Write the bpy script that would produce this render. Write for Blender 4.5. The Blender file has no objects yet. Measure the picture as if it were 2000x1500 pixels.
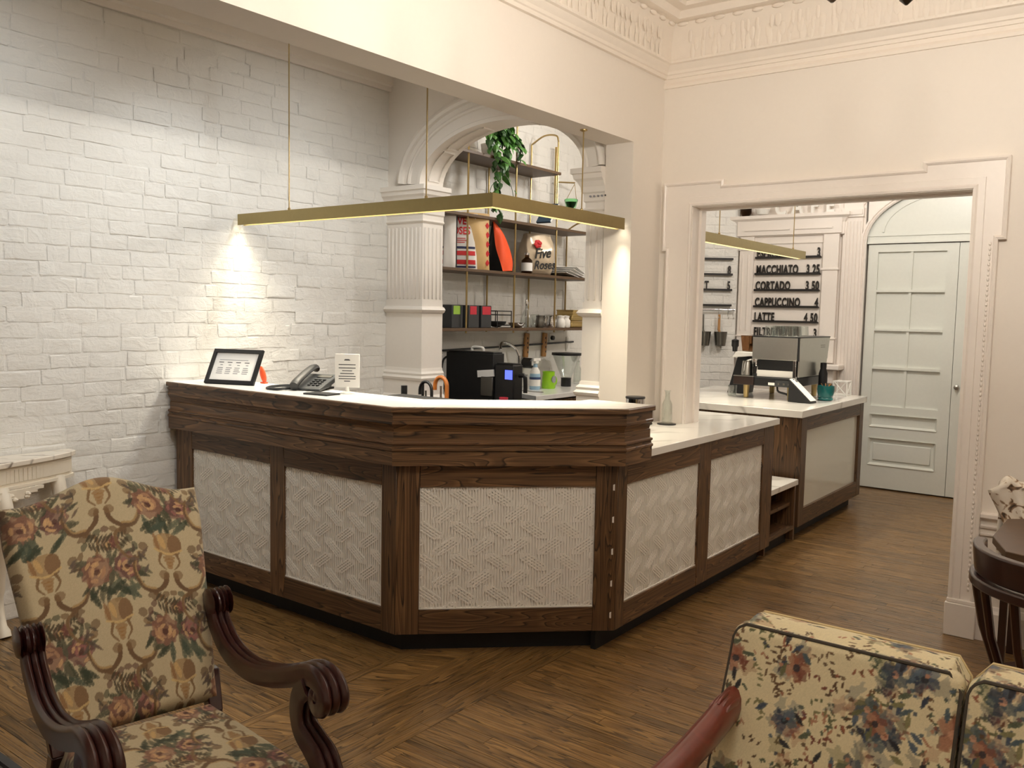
import bpy, bmesh, math, random
import numpy as np
from mathutils import Vector, Matrix
random.seed(7)
rng = np.random.default_rng(11)
PI = math.pi
sc = bpy.context.scene
COL = sc.collection

# ------------------------------------------------------------------ camera
R3 = ((0.797, 0.065, -0.601), (0.604, -0.053, 0.795), (0.020, -0.996, -0.082))
def unit(v):
    v = Vector(v); v.normalize(); return v
_right = unit([r[0] for r in R3]); _fw = unit([r[2] for r in R3])
_up = _right.cross(_fw); _up.normalize(); _right = _fw.cross(_up); _right.normalize()
cam_d = bpy.data.cameras.new('camera'); cam = bpy.data.objects.new('camera', cam_d); COL.objects.link(cam)
mw = Matrix.Identity(4)
for i in range(3):
    mw[i][0] = _right[i]; mw[i][1] = _up[i]; mw[i][2] = -_fw[i]
mw[0][3], mw[1][3], mw[2][3] = 0, 0, 1.55
cam.matrix_world = mw
cam_d.sensor_fit = 'HORIZONTAL'; cam_d.sensor_width = 36; cam_d.lens = 1697.5/2000*36
cam_d.clip_start = 0.02; cam_d.clip_end = 100
sc.camera = cam

# ------------------------------------------------------------------ world, lights, exposure
w = bpy.data.worlds.new('world'); sc.world = w; w.use_nodes = True
w.node_tree.nodes['Background'].inputs[0].default_value = (1.0, 0.86, 0.7, 1)
w.node_tree.nodes['Background'].inputs[1].default_value = 0.02
vs = sc.view_settings
vs.view_transform = 'Standard'; vs.look = 'None'; vs.gamma = 1; vs.use_curve_mapping = False
vs.exposure = 0.0
try:
    sc.cycles.max_bounces = 8; sc.cycles.diffuse_bounces = 5; sc.cycles.glossy_bounces = 4
    sc.cycles.transmission_bounces = 8; sc.cycles.transparent_max_bounces = 8
    sc.cycles.caustics_reflective = False; sc.cycles.caustics_refractive = False
    sc.cycles.sample_clamp_indirect = 6
except Exception: pass

def light(kind, loc, power, col, size=0.1, size_y=None, rot=(0,0,0), spread=None, spot=None, blend=0.6, name='lamp'):
    d = bpy.data.lights.new(name, kind); d.energy = power; d.color = col
    if kind == 'AREA':
        d.shape = 'RECTANGLE' if size_y else 'DISK'; d.size = size
        if size_y: d.size_y = size_y
        if spread: d.spread = math.radians(spread)
    elif kind == 'SPOT':
        d.spot_size = math.radians(spot); d.spot_blend = blend; d.shadow_soft_size = size
    else: d.shadow_soft_size = size
    o = bpy.data.objects.new(name, d); COL.objects.link(o); o.location = loc; o.rotation_euler = rot
    return o
WARM = (1.0, 0.935, 0.835); NEUT = (1.0, 0.96, 0.90); COOL = (0.94, 0.985, 1.0)
CH_W = 680      # emission strength of the chandelier bulbs
light('AREA', (-0.6, 0.7, 3.22), 12, NEUT, 0.7, name='lounge_fill_light')  # added fill for panels, floor and furniture, not a known fixture
light('SPOT', (-3.80, 2.70, 3.16), 20, COOL, 0.05, spot=95, blend=1.0, rot=(0, math.radians(12), 0), name='alcove_downlight')
light('SPOT', (-3.2, 1.6, 3.16), 52, COOL, 0.08, spot=130, blend=1.0, rot=(0, math.radians(28), 0), name='alcove_downlight')
light('SPOT', (-3.1, 3.5, 3.16), 52, COOL, 0.08, spot=130, blend=1.0, rot=(0, math.radians(28), 0), name='alcove_downlight')
light('POINT', (-1.6, 6.7, 2.95), 62, NEUT, 0.12, name='cafe_ceiling_lamp')
light('POINT', (-3.2, 5.8, 3.0), 26, NEUT, 0.1, name='cafe_ceiling_lamp')
light('AREA', (-2.53, 3.75, 2.024), 9, (1, .88, .66), 1.15, 0.028, rot=(0,0,PI/2), spread=70, name='pendant_strip_lamp')
light('AREA', (-3.48, 3.165, 2.024), 13, (1, .9, .7), 1.86, 0.028, spread=95, name='pendant_strip_lamp')
light('AREA', (-2.45, 6.2, 2.03), 7, (1, .88, .66), 1.8, 0.028, rot=(0,0,PI/2), spread=90, name='pendant_strip_lamp')

# ------------------------------------------------------------------ helpers
class MB:
    def __init__(s): s.v = []; s.f = []
    def add(s, vs, fs):
        o = len(s.v); s.v += [tuple(map(float, p)) for p in vs]; s.f += [tuple(i+o for i in f) for f in fs]; return s
    def box(s, a, b):
        x0, y0, z0 = a; x1, y1, z1 = b
        return s.add([(x0,y0,z0),(x1,y0,z0),(x1,y1,z0),(x0,y1,z0),(x0,y0,z1),(x1,y0,z1),(x1,y1,z1),(x0,y1,z1)],
                     [(0,3,2,1),(4,5,6,7),(0,1,5,4),(1,2,6,5),(2,3,7,6),(3,0,4,7)])
    def cbox(s, c, d): return s.box([c[i]-d[i]/2 for i in range(3)], [c[i]+d[i]/2 for i in range(3)])
    def obox(s, c, ax, ay, az, d):
        ax, ay, az = Vector(ax).normalized(), Vector(ay).normalized(), Vector(az).normalized(); c = Vector(c)
        vs = [c + ax*(sx*d[0]/2) + ay*(sy*d[1]/2) + az*(sz*d[2]/2) for sz in (-1,1) for sx, sy in ((-1,-1),(1,-1),(1,1),(-1,1))]
        return s.add(vs, [(0,3,2,1),(4,5,6,7),(0,1,5,4),(1,2,6,5),(2,3,7,6),(3,0,4,7)])
    def hexa(s, lo, hi):
        n = len(lo); vs = list(lo)+list(hi)
        return s.add(vs, [tuple(range(n-1,-1,-1)), tuple(range(n,2*n))]+[(i,(i+1)%n,n+(i+1)%n,n+i) for i in range(n)])
    def prism(s, pts, z0, z1, to3=lambda x,y,z:(x,y,z)):
        return s.hexa([to3(x,y,z0) for x,y in pts], [to3(x,y,z1) for x,y in pts])
    def lathe(s, prof, c=(0,0,0), n=20, axis='z', cap=True):
        vs = []
        for r, h in prof:
            for k in range(n):
                a = 2*PI*k/n; p = (r*math.cos(a), r*math.sin(a), h)
                if axis == 'x': p = (p[2], p[0], p[1])
                elif axis == 'y': p = (p[1], p[2], p[0])
                vs.append((p[0]+c[0], p[1]+c[1], p[2]+c[2]))
        m = len(prof); fs = [(i*n+k, i*n+(k+1)%n, (i+1)*n+(k+1)%n, (i+1)*n+k) for i in range(m-1) for k in range(n)]
        if cap: fs += [tuple(range(n-1,-1,-1)), tuple(range((m-1)*n, m*n))]
        return s.add(vs, fs)
    def tube(s, pts, r, n=10, cap=True, closed=False):
        pts = [Vector(p) for p in pts]; m = len(pts)
        rs = r if isinstance(r, (list, tuple)) else [r]*m
        t0 = (pts[1]-pts[0]).normalized(); u = t0.orthogonal().normalized(); vs = []
        for i, p in enumerate(pts):
            if closed: t = (pts[(i+1)%m]-pts[i-1]).normalized()
            else: t = (pts[min(i+1,m-1)]-pts[max(i-1,0)]).normalized()
            u = (u - t*u.dot(t)); u = u.normalized() if u.length > 1e-6 else t.orthogonal().normalized()
            w_ = t.cross(u)
            for k in range(n):
                a = 2*PI*k/n; vs.append(p+(u*math.cos(a)+w_*math.sin(a))*rs[i])
        fs = [(i*n+k, i*n+(k+1)%n, ((i+1)%m)*n+(k+1)%n, ((i+1)%m)*n+k) for i in range(m if closed else m-1) for k in range(n)]
        if cap and not closed: fs += [tuple(range(n-1,-1,-1)), tuple(range((m-1)*n, m*n))]
        return s.add(vs, fs)
    def sweep(s, pts, prof, to3, closed=False, cap=True):
        """pts: 2-D polyline; prof: closed polygon of (offset to the left of travel, height); to3(x, y, h)"""
        P = [Vector(p) for p in pts]; m = len(P); n = len(prof); vs = []
        for i in range(m):
            d0 = (P[i]-P[i-1]).normalized() if (i > 0 or closed) else None
            d1 = (P[(i+1)%m]-P[i]).normalized() if (i < m-1 or closed) else None
            d0 = d0 or d1; d1 = d1 or d0
            n0 = Vector((-d0.y, d0.x)); n1 = Vector((-d1.y, d1.x)); mi = n0+n1
            mi = mi/ (1+n0.dot(n1)) if (1+n0.dot(n1)) > 1e-3 else n0
            for o, h in prof:
                q = P[i]+mi*o; vs.append(to3(q.x, q.y, h))
        fs = [(i*n+k, i*n+(k+1)%n, ((i+1)%m)*n+(k+1)%n, ((i+1)%m)*n+k) for i in range(m if closed else m-1) for k in range(n)]
        if cap and not closed: fs += [tuple(range(n-1,-1,-1)), tuple(range((m-1)*n, m*n))]
        return s.add(vs, fs)
    def grid(s, fn, nu, nv, closed_u=False):
        vs = [fn(i/nu, j/nv) for j in range(nv+1) for i in range(nu+(0 if closed_u else 1))]
        w_ = nu+(0 if closed_u else 1)
        fs = [(j*w_+i, j*w_+(i+1)%w_, (j+1)*w_+(i+1)%w_, (j+1)*w_+i) for j in range(nv) for i in range(nu)]
        return s.add(vs, fs)
    def xf(s, M_, i0=0):
        s.v[i0:] = [tuple(M_ @ Vector(p)) for p in s.v[i0:]]; return s
    def mesh(s, name, smooth=False, ang=40, fix=True):
        me = bpy.data.meshes.new(name); me.from_pydata(s.v, [], s.f)
        if fix and len(s.f) < 60000:
            bm = bmesh.new(); bm.from_mesh(me); bmesh.ops.recalc_face_normals(bm, faces=bm.faces); bm.to_mesh(me); bm.free()
        if smooth:
            me.polygons.foreach_set('use_smooth', [True]*len(me.polygons))
            try: me.set_sharp_from_angle(angle=math.radians(ang))
            except Exception: pass
        me.update(); return me
    def build(s, name, mat, parent=None, world=False, smooth=False, ang=40, bevel=0, seg=2, kind=None, label=None, fix=True):
        """world=True: the coordinates are world ones; they are shifted into the (unrotated) parent's space"""
        if world and parent is not None:
            off = Vector((0,0,0)); q = parent
            while q: off += q.location; q = q.parent
            s.v = [(p[0]-off.x, p[1]-off.y, p[2]-off.z) for p in s.v]
        me = s.mesh(name, smooth, ang, fix)
        return link(name, me, mat, parent, bevel, seg, kind, label)
def link(name, me, mat, parent=None, bevel=0, seg=2, kind=None, label=None):
    if mat is not None and not me.materials: me.materials.append(mat)
    o = bpy.data.objects.new(name, me); COL.objects.link(o)
    if parent is not None: o.parent = parent
    if bevel:
        b = o.modifiers.new('bevel', 'BEVEL'); b.width = bevel; b.segments = seg; b.limit_method = 'ANGLE'; b.angle_limit = math.radians(35)
        me.polygons.foreach_set('use_smooth', [True]*len(me.polygons))
        try: me.set_sharp_from_angle(angle=math.radians(35))
        except Exception: pass
        b.harden_normals = False
    if kind: o['kind'] = kind
    if label: o['label'] = label
    return o
def thing(name, label, cat, loc=(0,0,0), rz=0, group=None):
    o = bpy.data.objects.new(name, None); COL.objects.link(o); o.location = loc; o.rotation_euler = (0,0,rz)
    o.empty_display_size = 0.1
    return tag(o, label, cat, group)
def tag(o, label, cat, group=None):
    o['label'] = label; o['category'] = cat
    if group: o['group'] = group
    return o
def dup(root, loc, rz=None, label=None, group=None):
    r = root.copy(); COL.objects.link(r); r.location = loc
    if rz is not None: r.rotation_euler = (0,0,rz)
    if label: r['label'] = label
    if group: r['group'] = group
    for ch in list(root.children):
        c = ch.copy(); COL.objects.link(c); c.parent = r
        for g in list(ch.children):
            d = g.copy(); COL.objects.link(d); d.parent = c
    return r
def struct(name, mb, mat, **k):
    o = mb.build(name, mat, kind='structure', **k); return o
def arc(cx, cy, r, a0, a1, n, ry=None):
    ry = ry or r
    return [(cx+r*math.cos(math.radians(a0+(a1-a0)*i/n)), cy+ry*math.sin(math.radians(a0+(a1-a0)*i/n))) for i in range(n+1)]
def catmull(pts, n=8):
    P = [Vector(p) for p in pts]; P = [P[0]*2-P[1]]+P+[P[-1]*2-P[-2]]; out = []
    for i in range(1, len(P)-2):
        for k in range(n):
            t = k/n; a, b, c, d = P[i-1], P[i], P[i+1], P[i+2]
            out.append(0.5*((2*b)+(c-a)*t+(2*a-5*b+4*c-d)*t*t+(3*b-a-3*c+d)*t**3))
    out.append(P[-2]); return out
def text_mesh(body, size, extrude=0.001, sx=1.0, shear=0.0, align='LEFT', spacing=1.0, bold=0.0):
    cu = bpy.data.curves.new('lettering', 'FONT'); cu.body = body; cu.size = size; cu.extrude = extrude
    cu.align_x = align; cu.shear = shear; cu.space_character = spacing; cu.offset = bold; cu.resolution_u = 3
    o = bpy.data.objects.new('lettering', cu); COL.objects.link(o)
    bpy.context.view_layer.update()
    me = bpy.data.meshes.new_from_object(o.evaluated_get(bpy.context.evaluated_depsgraph_get()))
    vs = [(v.co.x*sx, v.co.y, v.co.z) for v in me.vertices]; fs = [tuple(p.vertices) for p in me.polygons]
    bpy.data.objects.remove(o); bpy.data.curves.remove(cu); bpy.data.meshes.remove(me)
    return vs, fs

# ------------------------------------------------------------------ materials
M = {}
def s2l(c): return tuple(((v/255)/12.92 if v/255 <= 0.04045 else ((v/255+0.055)/1.055)**2.4) for v in c)
class NT:
    def __init__(s, name):
        s.m = bpy.data.materials.new(name); s.m.use_nodes = True; s.t = s.m.node_tree; s.N = s.t.nodes; s.L = s.t.links
        s.b = s.N['Principled BSDF']; M[name] = s.m
    def n(s, t, **k):
        nd = s.N.new(t)
        for a, v in k.items():
            if a.startswith('i_'): nd.inputs[a[2:].replace('_', ' ')].default_value = v
            else: setattr(nd, a, v)
        return nd
    def l(s, a, b): s.L.new(a, b)
    def coords(s, scale=(1,1,1), rot=(0,0,0), kind='Object', loc=(0,0,0)):
        tc = s.n('ShaderNodeTexCoord'); mp = s.n('ShaderNodeMapping'); mp.inputs['Scale'].default_value = scale
        mp.inputs['Rotation'].default_value = rot; mp.inputs['Location'].default_value = loc
        s.l(tc.outputs[kind], mp.inputs[0]); return mp.outputs[0]
    def noise(s, vec, scale, detail=3, rough=0.55, dist=0):
        nd = s.n('ShaderNodeTexNoise'); nd.inputs['Scale'].default_value = scale; nd.inputs['Detail'].default_value = detail
        nd.inputs['Roughness'].default_value = rough; nd.inputs['Distortion'].default_value = dist
        if vec is not None: s.l(vec, nd.inputs['Vector'])
        return nd.outputs['Fac']
    def ramp(s, fac, stops, interp='LINEAR'):
        nd = s.n('ShaderNodeValToRGB'); e = nd.color_ramp.elements; nd.color_ramp.interpolation = interp
        while len(e) < len(stops): e.new(0.5)
        for k, (p, c) in enumerate(stops):
            e[k].position = p; e[k].color = (c, c, c, 1) if isinstance(c, (int, float)) else (*c, 1)
        s.l(fac, nd.inputs[0]); return nd.outputs[0]
    def math(s, op, a, b=None):
        nd = s.n('ShaderNodeMath', operation=op)
        for i, x in enumerate((a, b)):
            if x is None: continue
            if isinstance(x, (int, float)): nd.inputs[i].default_value = x
            else: s.l(x, nd.inputs[i])
        return nd.outputs[0]
    def mix(s, fac, a, b, mode='MIX'):
        nd = s.n('ShaderNodeMix', data_type='RGBA', blend_type=mode)
        for sock, x in ((nd.inputs[0], fac), (nd.inputs[6], a), (nd.inputs[7], b)):
            if isinstance(x, (int, float)): sock.default_value = x
            elif isinstance(x, tuple): sock.default_value = (*x, 1) if len(x) == 3 else x
            else: s.l(x, sock)
        return nd.outputs[2]
    def bump(s, h, strength=0.3, dist=0.005):
        nd = s.n('ShaderNodeBump'); nd.inputs['Strength'].default_value = strength; nd.inputs['Distance'].default_value = dist
        s.l(h, nd.inputs['Height']); s.l(nd.outputs[0], s.b.inputs['Normal'])
    def set(s, col=None, rough=None, metal=None, **k):
        if col is not None:
            if isinstance(col, tuple): s.b.inputs['Base Color'].default_value = (*col, 1)
            else: s.l(col, s.b.inputs['Base Color'])
        if rough is not None:
            if isinstance(rough, (int, float)): s.b.inputs['Roughness'].default_value = rough
            else: s.l(rough, s.b.inputs['Roughness'])
        if metal is not None: s.b.inputs['Metallic'].default_value = metal
        for a, v in k.items(): s.b.inputs[a.replace('_', ' ')].default_value = v
        return s.m
def simple(name, rgb, rough=0.5, metal=0, var=0.06, bump=0.0, nscale=40, **k):
    t = NT(name); c = s2l(rgb); f = t.noise(t.coords(), nscale, 3)
    col = t.mix(f, tuple(v*(1-var) for v in c), tuple(min(1, v*(1+var)) for v in c))
    t.set(col, rough, metal, **k)
    if bump: t.bump(f, bump, 0.002)
    return t.m
def oak(name, axis, dark=(38,26,17), mid=(98,71,47), light_=(126,94,63), rough=0.42, k=1.0):
    """stained oak; axis = angle (degrees, in XY) of the grain or 'z'"""
    t = NT(name)
    if axis == 'z': vec = t.coords((9*k, 9*k, 0.75*k))
    else:
        tc = t.coords((1,1,1), (0,0,math.radians(-axis)))
        mp = t.n('ShaderNodeMapping'); mp.inputs['Scale'].default_value = (0.75*k, 9*k, 9*k); t.l(tc, mp.inputs[0]); vec = mp.outputs[0]
    oi = t.n('ShaderNodeObjectInfo'); va = t.n('ShaderNodeVectorMath', operation='ADD')
    cx = t.n('ShaderNodeCombineXYZ'); r10 = t.math('MULTIPLY', oi.outputs['Random'], 37.0)
    for i in range(3): t.l(r10, cx.inputs[i])
    t.l(vec, va.inputs[0]); t.l(cx.outputs[0], va.inputs[1]); v = va.outputs[0]
    n1 = t.noise(v, 1.0, 2, 0.5, 0.3)
    ring = t.math('FRACT', t.math('MULTIPLY', n1, 20.0))
    fine = t.n('ShaderNodeVectorMath', operation='MULTIPLY'); t.l(v, fine.inputs[0]); fine.inputs[1].default_value = (1.6, 9, 9) if axis != 'z' else (9, 9, 1.6)
    n2 = t.noise(fine.outputs[0], 1.0, 4, 0.7)
    g = t.ramp(ring, [(0.0, s2l(light_)), (0.45, s2l(mid)), (0.78, s2l(mid)), (0.92, s2l(dark)), (1.0, s2l(light_))])
    pores = t.ramp(n2, [(0.38, 0.35), (0.55, 1.0)])
    col = t.mix(0.75, g, pores, 'MULTIPLY')
    tint = t.math('ADD', t.math('MULTIPLY', oi.outputs['Random'], 0.35), 0.82)
    col = t.mix(1.0, col, tint, 'MULTIPLY')
    t.set(col, rough); t.bump(n2, 0.25, 0.002); return t.m

simple('white_paint', (236,230,222), 0.45, var=0.02, bump=0.05)
simple('trim_paint', (238,230,222), 0.35, var=0.02, bump=0.04)
simple('wall_paint', (235,227,217), 0.6, var=0.015, bump=0.05)
simple('ceiling_paint', (240,230,218), 0.6, var=0.03, bump=0.3, nscale=30)
simple('soffit_paint', (214,206,196), 0.6, var=0.02)
simple('door_paint', (222,224,216), 0.35, var=0.03, bump=0.06)
def brickpaint():
    t = NT('brick_paint'); v = t.coords(kind='Object'); geo = t.n('ShaderNodeNewGeometry')
    mpb = t.n('ShaderNodeMapping'); mpb.inputs['Scale'].default_value = (1, 0.45, 1.5); t.l(geo.outputs['Position'], mpb.inputs[0]); n1 = t.noise(mpb.outputs[0], 34, 6, 0.7, 0.6); n2 = t.noise(geo.outputs['Position'], 3, 3)
    col = t.mix(n2, s2l((228,226,220)), s2l((238,236,230)))
    n3 = t.noise(geo.outputs['Position'], 11, 3, 0.6, 0.8)
    t.set(col, 0.5); t.bump(t.math('ADD', t.math('MULTIPLY', n1, 0.5), t.math('MULTIPLY', n3, 1.1)), 0.55, 0.012); return t.m
brickpaint()
oak('oak_x', 0); oak('oak_y', 90); oak('oak_facet', 43.3); oak('oak_z', 'z')
def flooroak():
    t = NT('floor_oak'); uv = t.n('ShaderNodeUVMap'); uv.uv_map = 'UVMap'
    at = t.n('ShaderNodeAttribute'); at.attribute_name = 'tint'
    sx = t.n('ShaderNodeSeparateColor'); t.l(at.outputs['Color'], sx.inputs[0])
    cx = t.n('ShaderNodeCombineXYZ'); t.l(t.math('MULTIPLY', sx.outputs[1], 50.0), cx.inputs[0]); t.l(t.math('MULTIPLY', sx.outputs[1], 31.0), cx.inputs[1])
    va = t.n('ShaderNodeVectorMath', operation='ADD')
    mp = t.n('ShaderNodeMapping'); mp.inputs['Scale'].default_value = (1.1, 16, 1); t.l(uv.outputs[0], mp.inputs[0])
    t.l(mp.outputs[0], va.inputs[0]); t.l(cx.outputs[0], va.inputs[1]); v = va.outputs[0]
    n1 = t.noise(v, 1.0, 2, 0.5, 0.4); ring = t.math('FRACT', t.math('MULTIPLY', n1, 11.0))
    g = t.ramp(ring, [(0.0, s2l((158,122,74))), (0.5, s2l((130,98,58))), (0.82, s2l((110,82,48))), (0.93, s2l((70,51,30))), (1.0, s2l((158,122,74)))])
    mp2 = t.n('ShaderNodeMapping'); mp2.inputs['Scale'].default_value = (5, 18, 1); t.l(v, mp2.inputs[0])
    n2 = t.noise(mp2.outputs[0], 1.0, 3, 0.65)
    col = t.mix(0.6, g, t.ramp(n2, [(0.35, 0.45), (0.6, 1.0)]), 'MULTIPLY')
    col = t.mix(1.0, col, t.math('ADD', t.math('MULTIPLY', sx.outputs[0], 0.55), 0.62), 'MULTIPLY')
    t.set(col, t.ramp(n2, [(0.3, 0.36), (0.7, 0.24)])); t.bump(n2, 0.08, 0.001); return t.m
flooroak()
def marble(name, base=(240,238,232), vein=(170,166,160), rough=0.12, sc_=1.0):
    t = NT(name); v = t.coords((1.3*sc_,1.3*sc_,1.3*sc_), (0,0,0.7)); d = t.noise(v, 2.2, 5, 0.6)
    w_ = t.n('ShaderNodeTexWave'); w_.inputs['Scale'].default_value = 0.9; w_.inputs['Distortion'].default_value = 9
    w_.inputs['Detail'].default_value = 3; w_.inputs['Detail Scale'].default_value = 1.2; t.l(v, w_.inputs['Vector'])
    f = t.math('MULTIPLY', t.ramp(w_.outputs['Fac'], [(0.0, 0.8), (0.04, 0.25), (0.14, 0.0)]), t.ramp(t.noise(v, 1.6, 2), [(0.42, 0.0), (0.66, 1.0)]))
    col = t.mix(f, t.mix(d, s2l(base), tuple(x*0.93 for x in s2l(base))), s2l(vein))
    t.set(col, rough); return t.m
marble('marble'); marble('quartz_white', (244,243,240), (222,221,218), 0.2)
marble('console_marble', (238,228,212), (96,74,58), 0.12, 2.6)
simple('panel_white', (238,234,226), 0.4, var=0.02)
simple('panel_gloss', (222,222,210), 0.12, var=0.02)
simple('brass', (158,142,98), 0.38, 0.85, var=0.08)
simple('brass_rod', (182,160,112), 0.3, 0.9, var=0.05)
simple('black_plastic', (22,22,24), 0.4, var=0.1)
simple('black_matte', (14,14,15), 0.6, var=0.1)
simple('charcoal', (52,54,56), 0.45, var=0.08)
simple('menu_black', (26,20,16), 0.5)
simple('steel', (190,188,182), 0.28, 1.0, var=0.05)
simple('chrome', (225,225,225), 0.1, 1.0, var=0.02)
simple('dark_steel', (120,118,112), 0.35, 1.0, var=0.05)
simple('white_plastic', (240,238,232), 0.4, var=0.02)
simple('paper', (244,243,240), 0.7, var=0.02)
simple('print_grey', (150,150,155), 0.7)
simple('print_dark', (70,70,72), 0.7)
simple('orange_plastic', (226,84,40), 0.4)
simple('shelf_wood', (88,66,44), 0.5, var=0.2, nscale=25)
simple('walnut_dark', (40,24,18), 0.4, var=0.2, nscale=20)
simple('teal_glaze', (24,104,104), 0.2, var=0.15, nscale=8)
simple('lime', (150,206,30), 0.35)
simple('blue_liquid', (150,184,206), 0.3)
simple('label_blue', (54,72,110), 0.5)
simple('leaf_green', (84,140,62), 0.4, var=0.35, nscale=14)
simple('leaf_dark', (42,82,36), 0.4, var=0.35, nscale=14)
simple('leaf_pale', (150,186,130), 0.5, var=0.2)
simple('soil', (40,30,22), 0.9)
simple('wood_tan', (176,128,74), 0.5, var=0.15, nscale=30)
simple('cane', (176,104,46), 0.35, var=0.15)
simple('red_print', (200,36,40), 0.6); simple('navy_print', (32,38,78), 0.6)
simple('bag_white', (226,222,216), 0.7, var=0.05, bump=0.2, nscale=18)
simple('bag_tan', (206,172,116), 0.55, var=0.08, bump=0.2, nscale=14)
simple('bag_orange', (240,84,30), 0.6, var=0.08, bump=0.25, nscale=16)
simple('bag_silver', (206,190,166), 0.3, 0.35, var=0.15, bump=0.6, nscale=16)
simple('box_green', (150,190,70), 0.6); simple('box_red', (196,44,60), 0.6)
simple('pink', (226,70,90), 0.5)
simple('card_blue', (60,84,108), 0.6); simple('card_maroon', (84,30,34), 0.6)
simple('terracotta_grey', (120,118,116), 0.7)
simple('console_white', (232,222,204), 0.4, var=0.05, bump=0.1)
def mahog(name, a, b, rough):
    t = NT(name); n1 = t.noise(t.coords((3,3,3)), 6, 4, 0.6, 1.0)
    t.set(t.mix(n1, s2l(a), s2l(b)), rough); t.b.inputs['Coat Weight'].default_value = 0.5; t.b.inputs['Coat Roughness'].default_value = 0.15
mahog('mahogany', (40,18,16), (70,32,26), 0.28); mahog('red_mahogany', (76,26,18), (128,50,36), 0.28); mahog('dark_bentwood', (30,14,10), (58,26,18), 0.3)
mahog('bronze', (30,22,14), (60,44,28), 0.35)
def glass(name, col=(0.95,0.98,0.96), rough=0.02):
    t = NT(name); t.set(col, rough); t.b.inputs['Transmission Weight'].default_value = 1.0; t.b.inputs['IOR'].default_value = 1.2
def clear(name, col=(0.96,0.98,0.97), f=0.5):
    t = NT(name); t.N.remove(t.b); tr = t.n('ShaderNodeBsdfTransparent'); tr.inputs[0].default_value = (*col, 1)
    gl = t.n('ShaderNodeBsdfGlossy'); gl.inputs['Roughness'].default_value = 0.06
    lw = t.n('ShaderNodeLayerWeight'); lw.inputs[0].default_value = 0.35; mx = t.n('ShaderNodeMixShader')
    t.l(t.math('ADD', t.math('MULTIPLY', lw.outputs['Facing'], f), 0.06), mx.inputs[0]); t.l(tr.outputs[0], mx.inputs[1]); t.l(gl.outputs[0], mx.inputs[2])
    t.l(mx.outputs[0], t.N['Material Output'].inputs[0])
clear('glass'); glass('green_glass', (0.55,0.9,0.6), 0.15); glass('brown_glass', (0.25,0.13,0.06), 0.05)
def emis(name, col, st):
    t = NT(name); t.set(col, 0.5); t.b.inputs['Emission Color'].default_value = (*col, 1); t.b.inputs['Emission Strength'].default_value = st
emis('led', (1.0, 0.90, 0.68), 9.0); emis('lcd_blue', (0.10, 0.14, 0.95), 1.6); emis('bulb', WARM, CH_W)
def fabric(name, attr='pattern', rough=0.85):
    t = NT(name); a = t.n('ShaderNodeAttribute'); a.attribute_name = attr
    n1 = t.noise(t.coords(), 420, 2); col = t.mix(0.18, a.outputs['Color'], n1, 'MULTIPLY')
    t.set(col, rough); t.bump(n1, 0.15, 0.001)
    try: t.b.inputs['Sheen Weight'].default_value = 0.1
    except Exception: pass
fabric('tapestry'); fabric('chintz')
# ------------------------------------------------------------------ floor: slab, boards one by one
XB, YD, XW = -2.48, 4.72, -4.45          # beam wall face, doorway wall face, brick wall face
floor = struct('floor', MB().box((-4.7,-2.7,-0.08), (2.8,8.6,-0.014)), M['walnut_dark'])
planks = []
def plank_rows(x0, x1, y0, y1, along, w=0.057):
    a0, a1, c0, c1 = (x0, x1, y0, y1) if along == 'x' else (y0, y1, x0, x1)
    c = c0
    while c < c1-0.004:
        ce = min(c+w, c1); a = a0 - random.uniform(0, 0.9)
        while a < a1:
            L = random.uniform(0.55, 1.5); s_, e_ = max(a, a0), min(a+L, a1)
            if e_-s_ > 0.03: planks.append((along, s_, e_, c, ce))
            a += L
        c = ce
plank_rows(-4.45, -2.69, -2.6, 4.4, 'x')
plank_rows(-2.69, -2.64, -2.6, 4.4, 'y', 0.05)
y = -2.6
while y < 4.4: planks.append(('h', y, y+0.06, -2.64, -2.46)); y += 0.06
plank_rows(-2.46, -2.11, -2.6, 4.4, 'y', 0.0583)
plank_rows(-2.11, 2.6, -2.6, 4.4, 'x')
plank_rows(-4.45, 2.6, 4.4, 8.4, 'x')
def plank_geo(p):
    along, s_, e_, c, ce = p; g = 0.0007; z = random.uniform(-0.0006, 0.0002)
    if along == 'x': xy = [(s_+g,c+g),(e_-g,c+g),(e_-g,ce-g),(s_+g,ce-g)]
    elif along == 'y': xy = [(c+g,s_+g),(c+g,e_-g),(ce-g,e_-g),(ce-g,s_+g)]
    else: xy = [(c+g,s_+g),(ce-g,s_+g+0.09),(ce-g,e_-g+0.09),(c+g,e_-g)]
    vs = [(x,y_,-0.014) for x,y_ in xy]+[(x,y_,z) for x,y_ in xy]
    L = e_-s_ if along != 'h' else 0.2; W = ce-c if along != 'h' else 0.057
    uv = [(0,0),(L,0),(L,W),(0,W)] if along != 'y' else [(0,0),(L,0),(L,W),(0,W)]
    if along == 'y': uv = [(0,0),(L,0),(L,W),(0,W)]
    return vs, [(4,5,6,7),(0,1,5,4),(1,2,6,5),(2,3,7,6),(3,0,4,7)], uv
def plank_mesh(name, plist):
    V, F, UV, T = [], [], [], []
    for p in plist:
        vs, fs, uv = plank_geo(p); o = len(V); V += vs
        t = min(1, max(0, random.gauss(0.5, 0.22))); r = random.random()
        if p[0] == 'h': t = min(1, t+0.3)
        for f in fs:
            F.append(tuple(i+o for i in f))
            for i in f: UV.append(uv[i % 4]); T.append((t, r, 0, 1))
    me = bpy.data.meshes.new(name); me.from_pydata(V, [], F)
    ul = me.uv_layers.new(name='UVMap'); ul.data.foreach_set('uv', np.array(UV, dtype=np.float32).ravel())
    ca = me.color_attributes.new('tint', 'FLOAT_COLOR', 'CORNER'); ca.data.foreach_set('color', np.array(T, dtype=np.float32).ravel())
    return me
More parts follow.
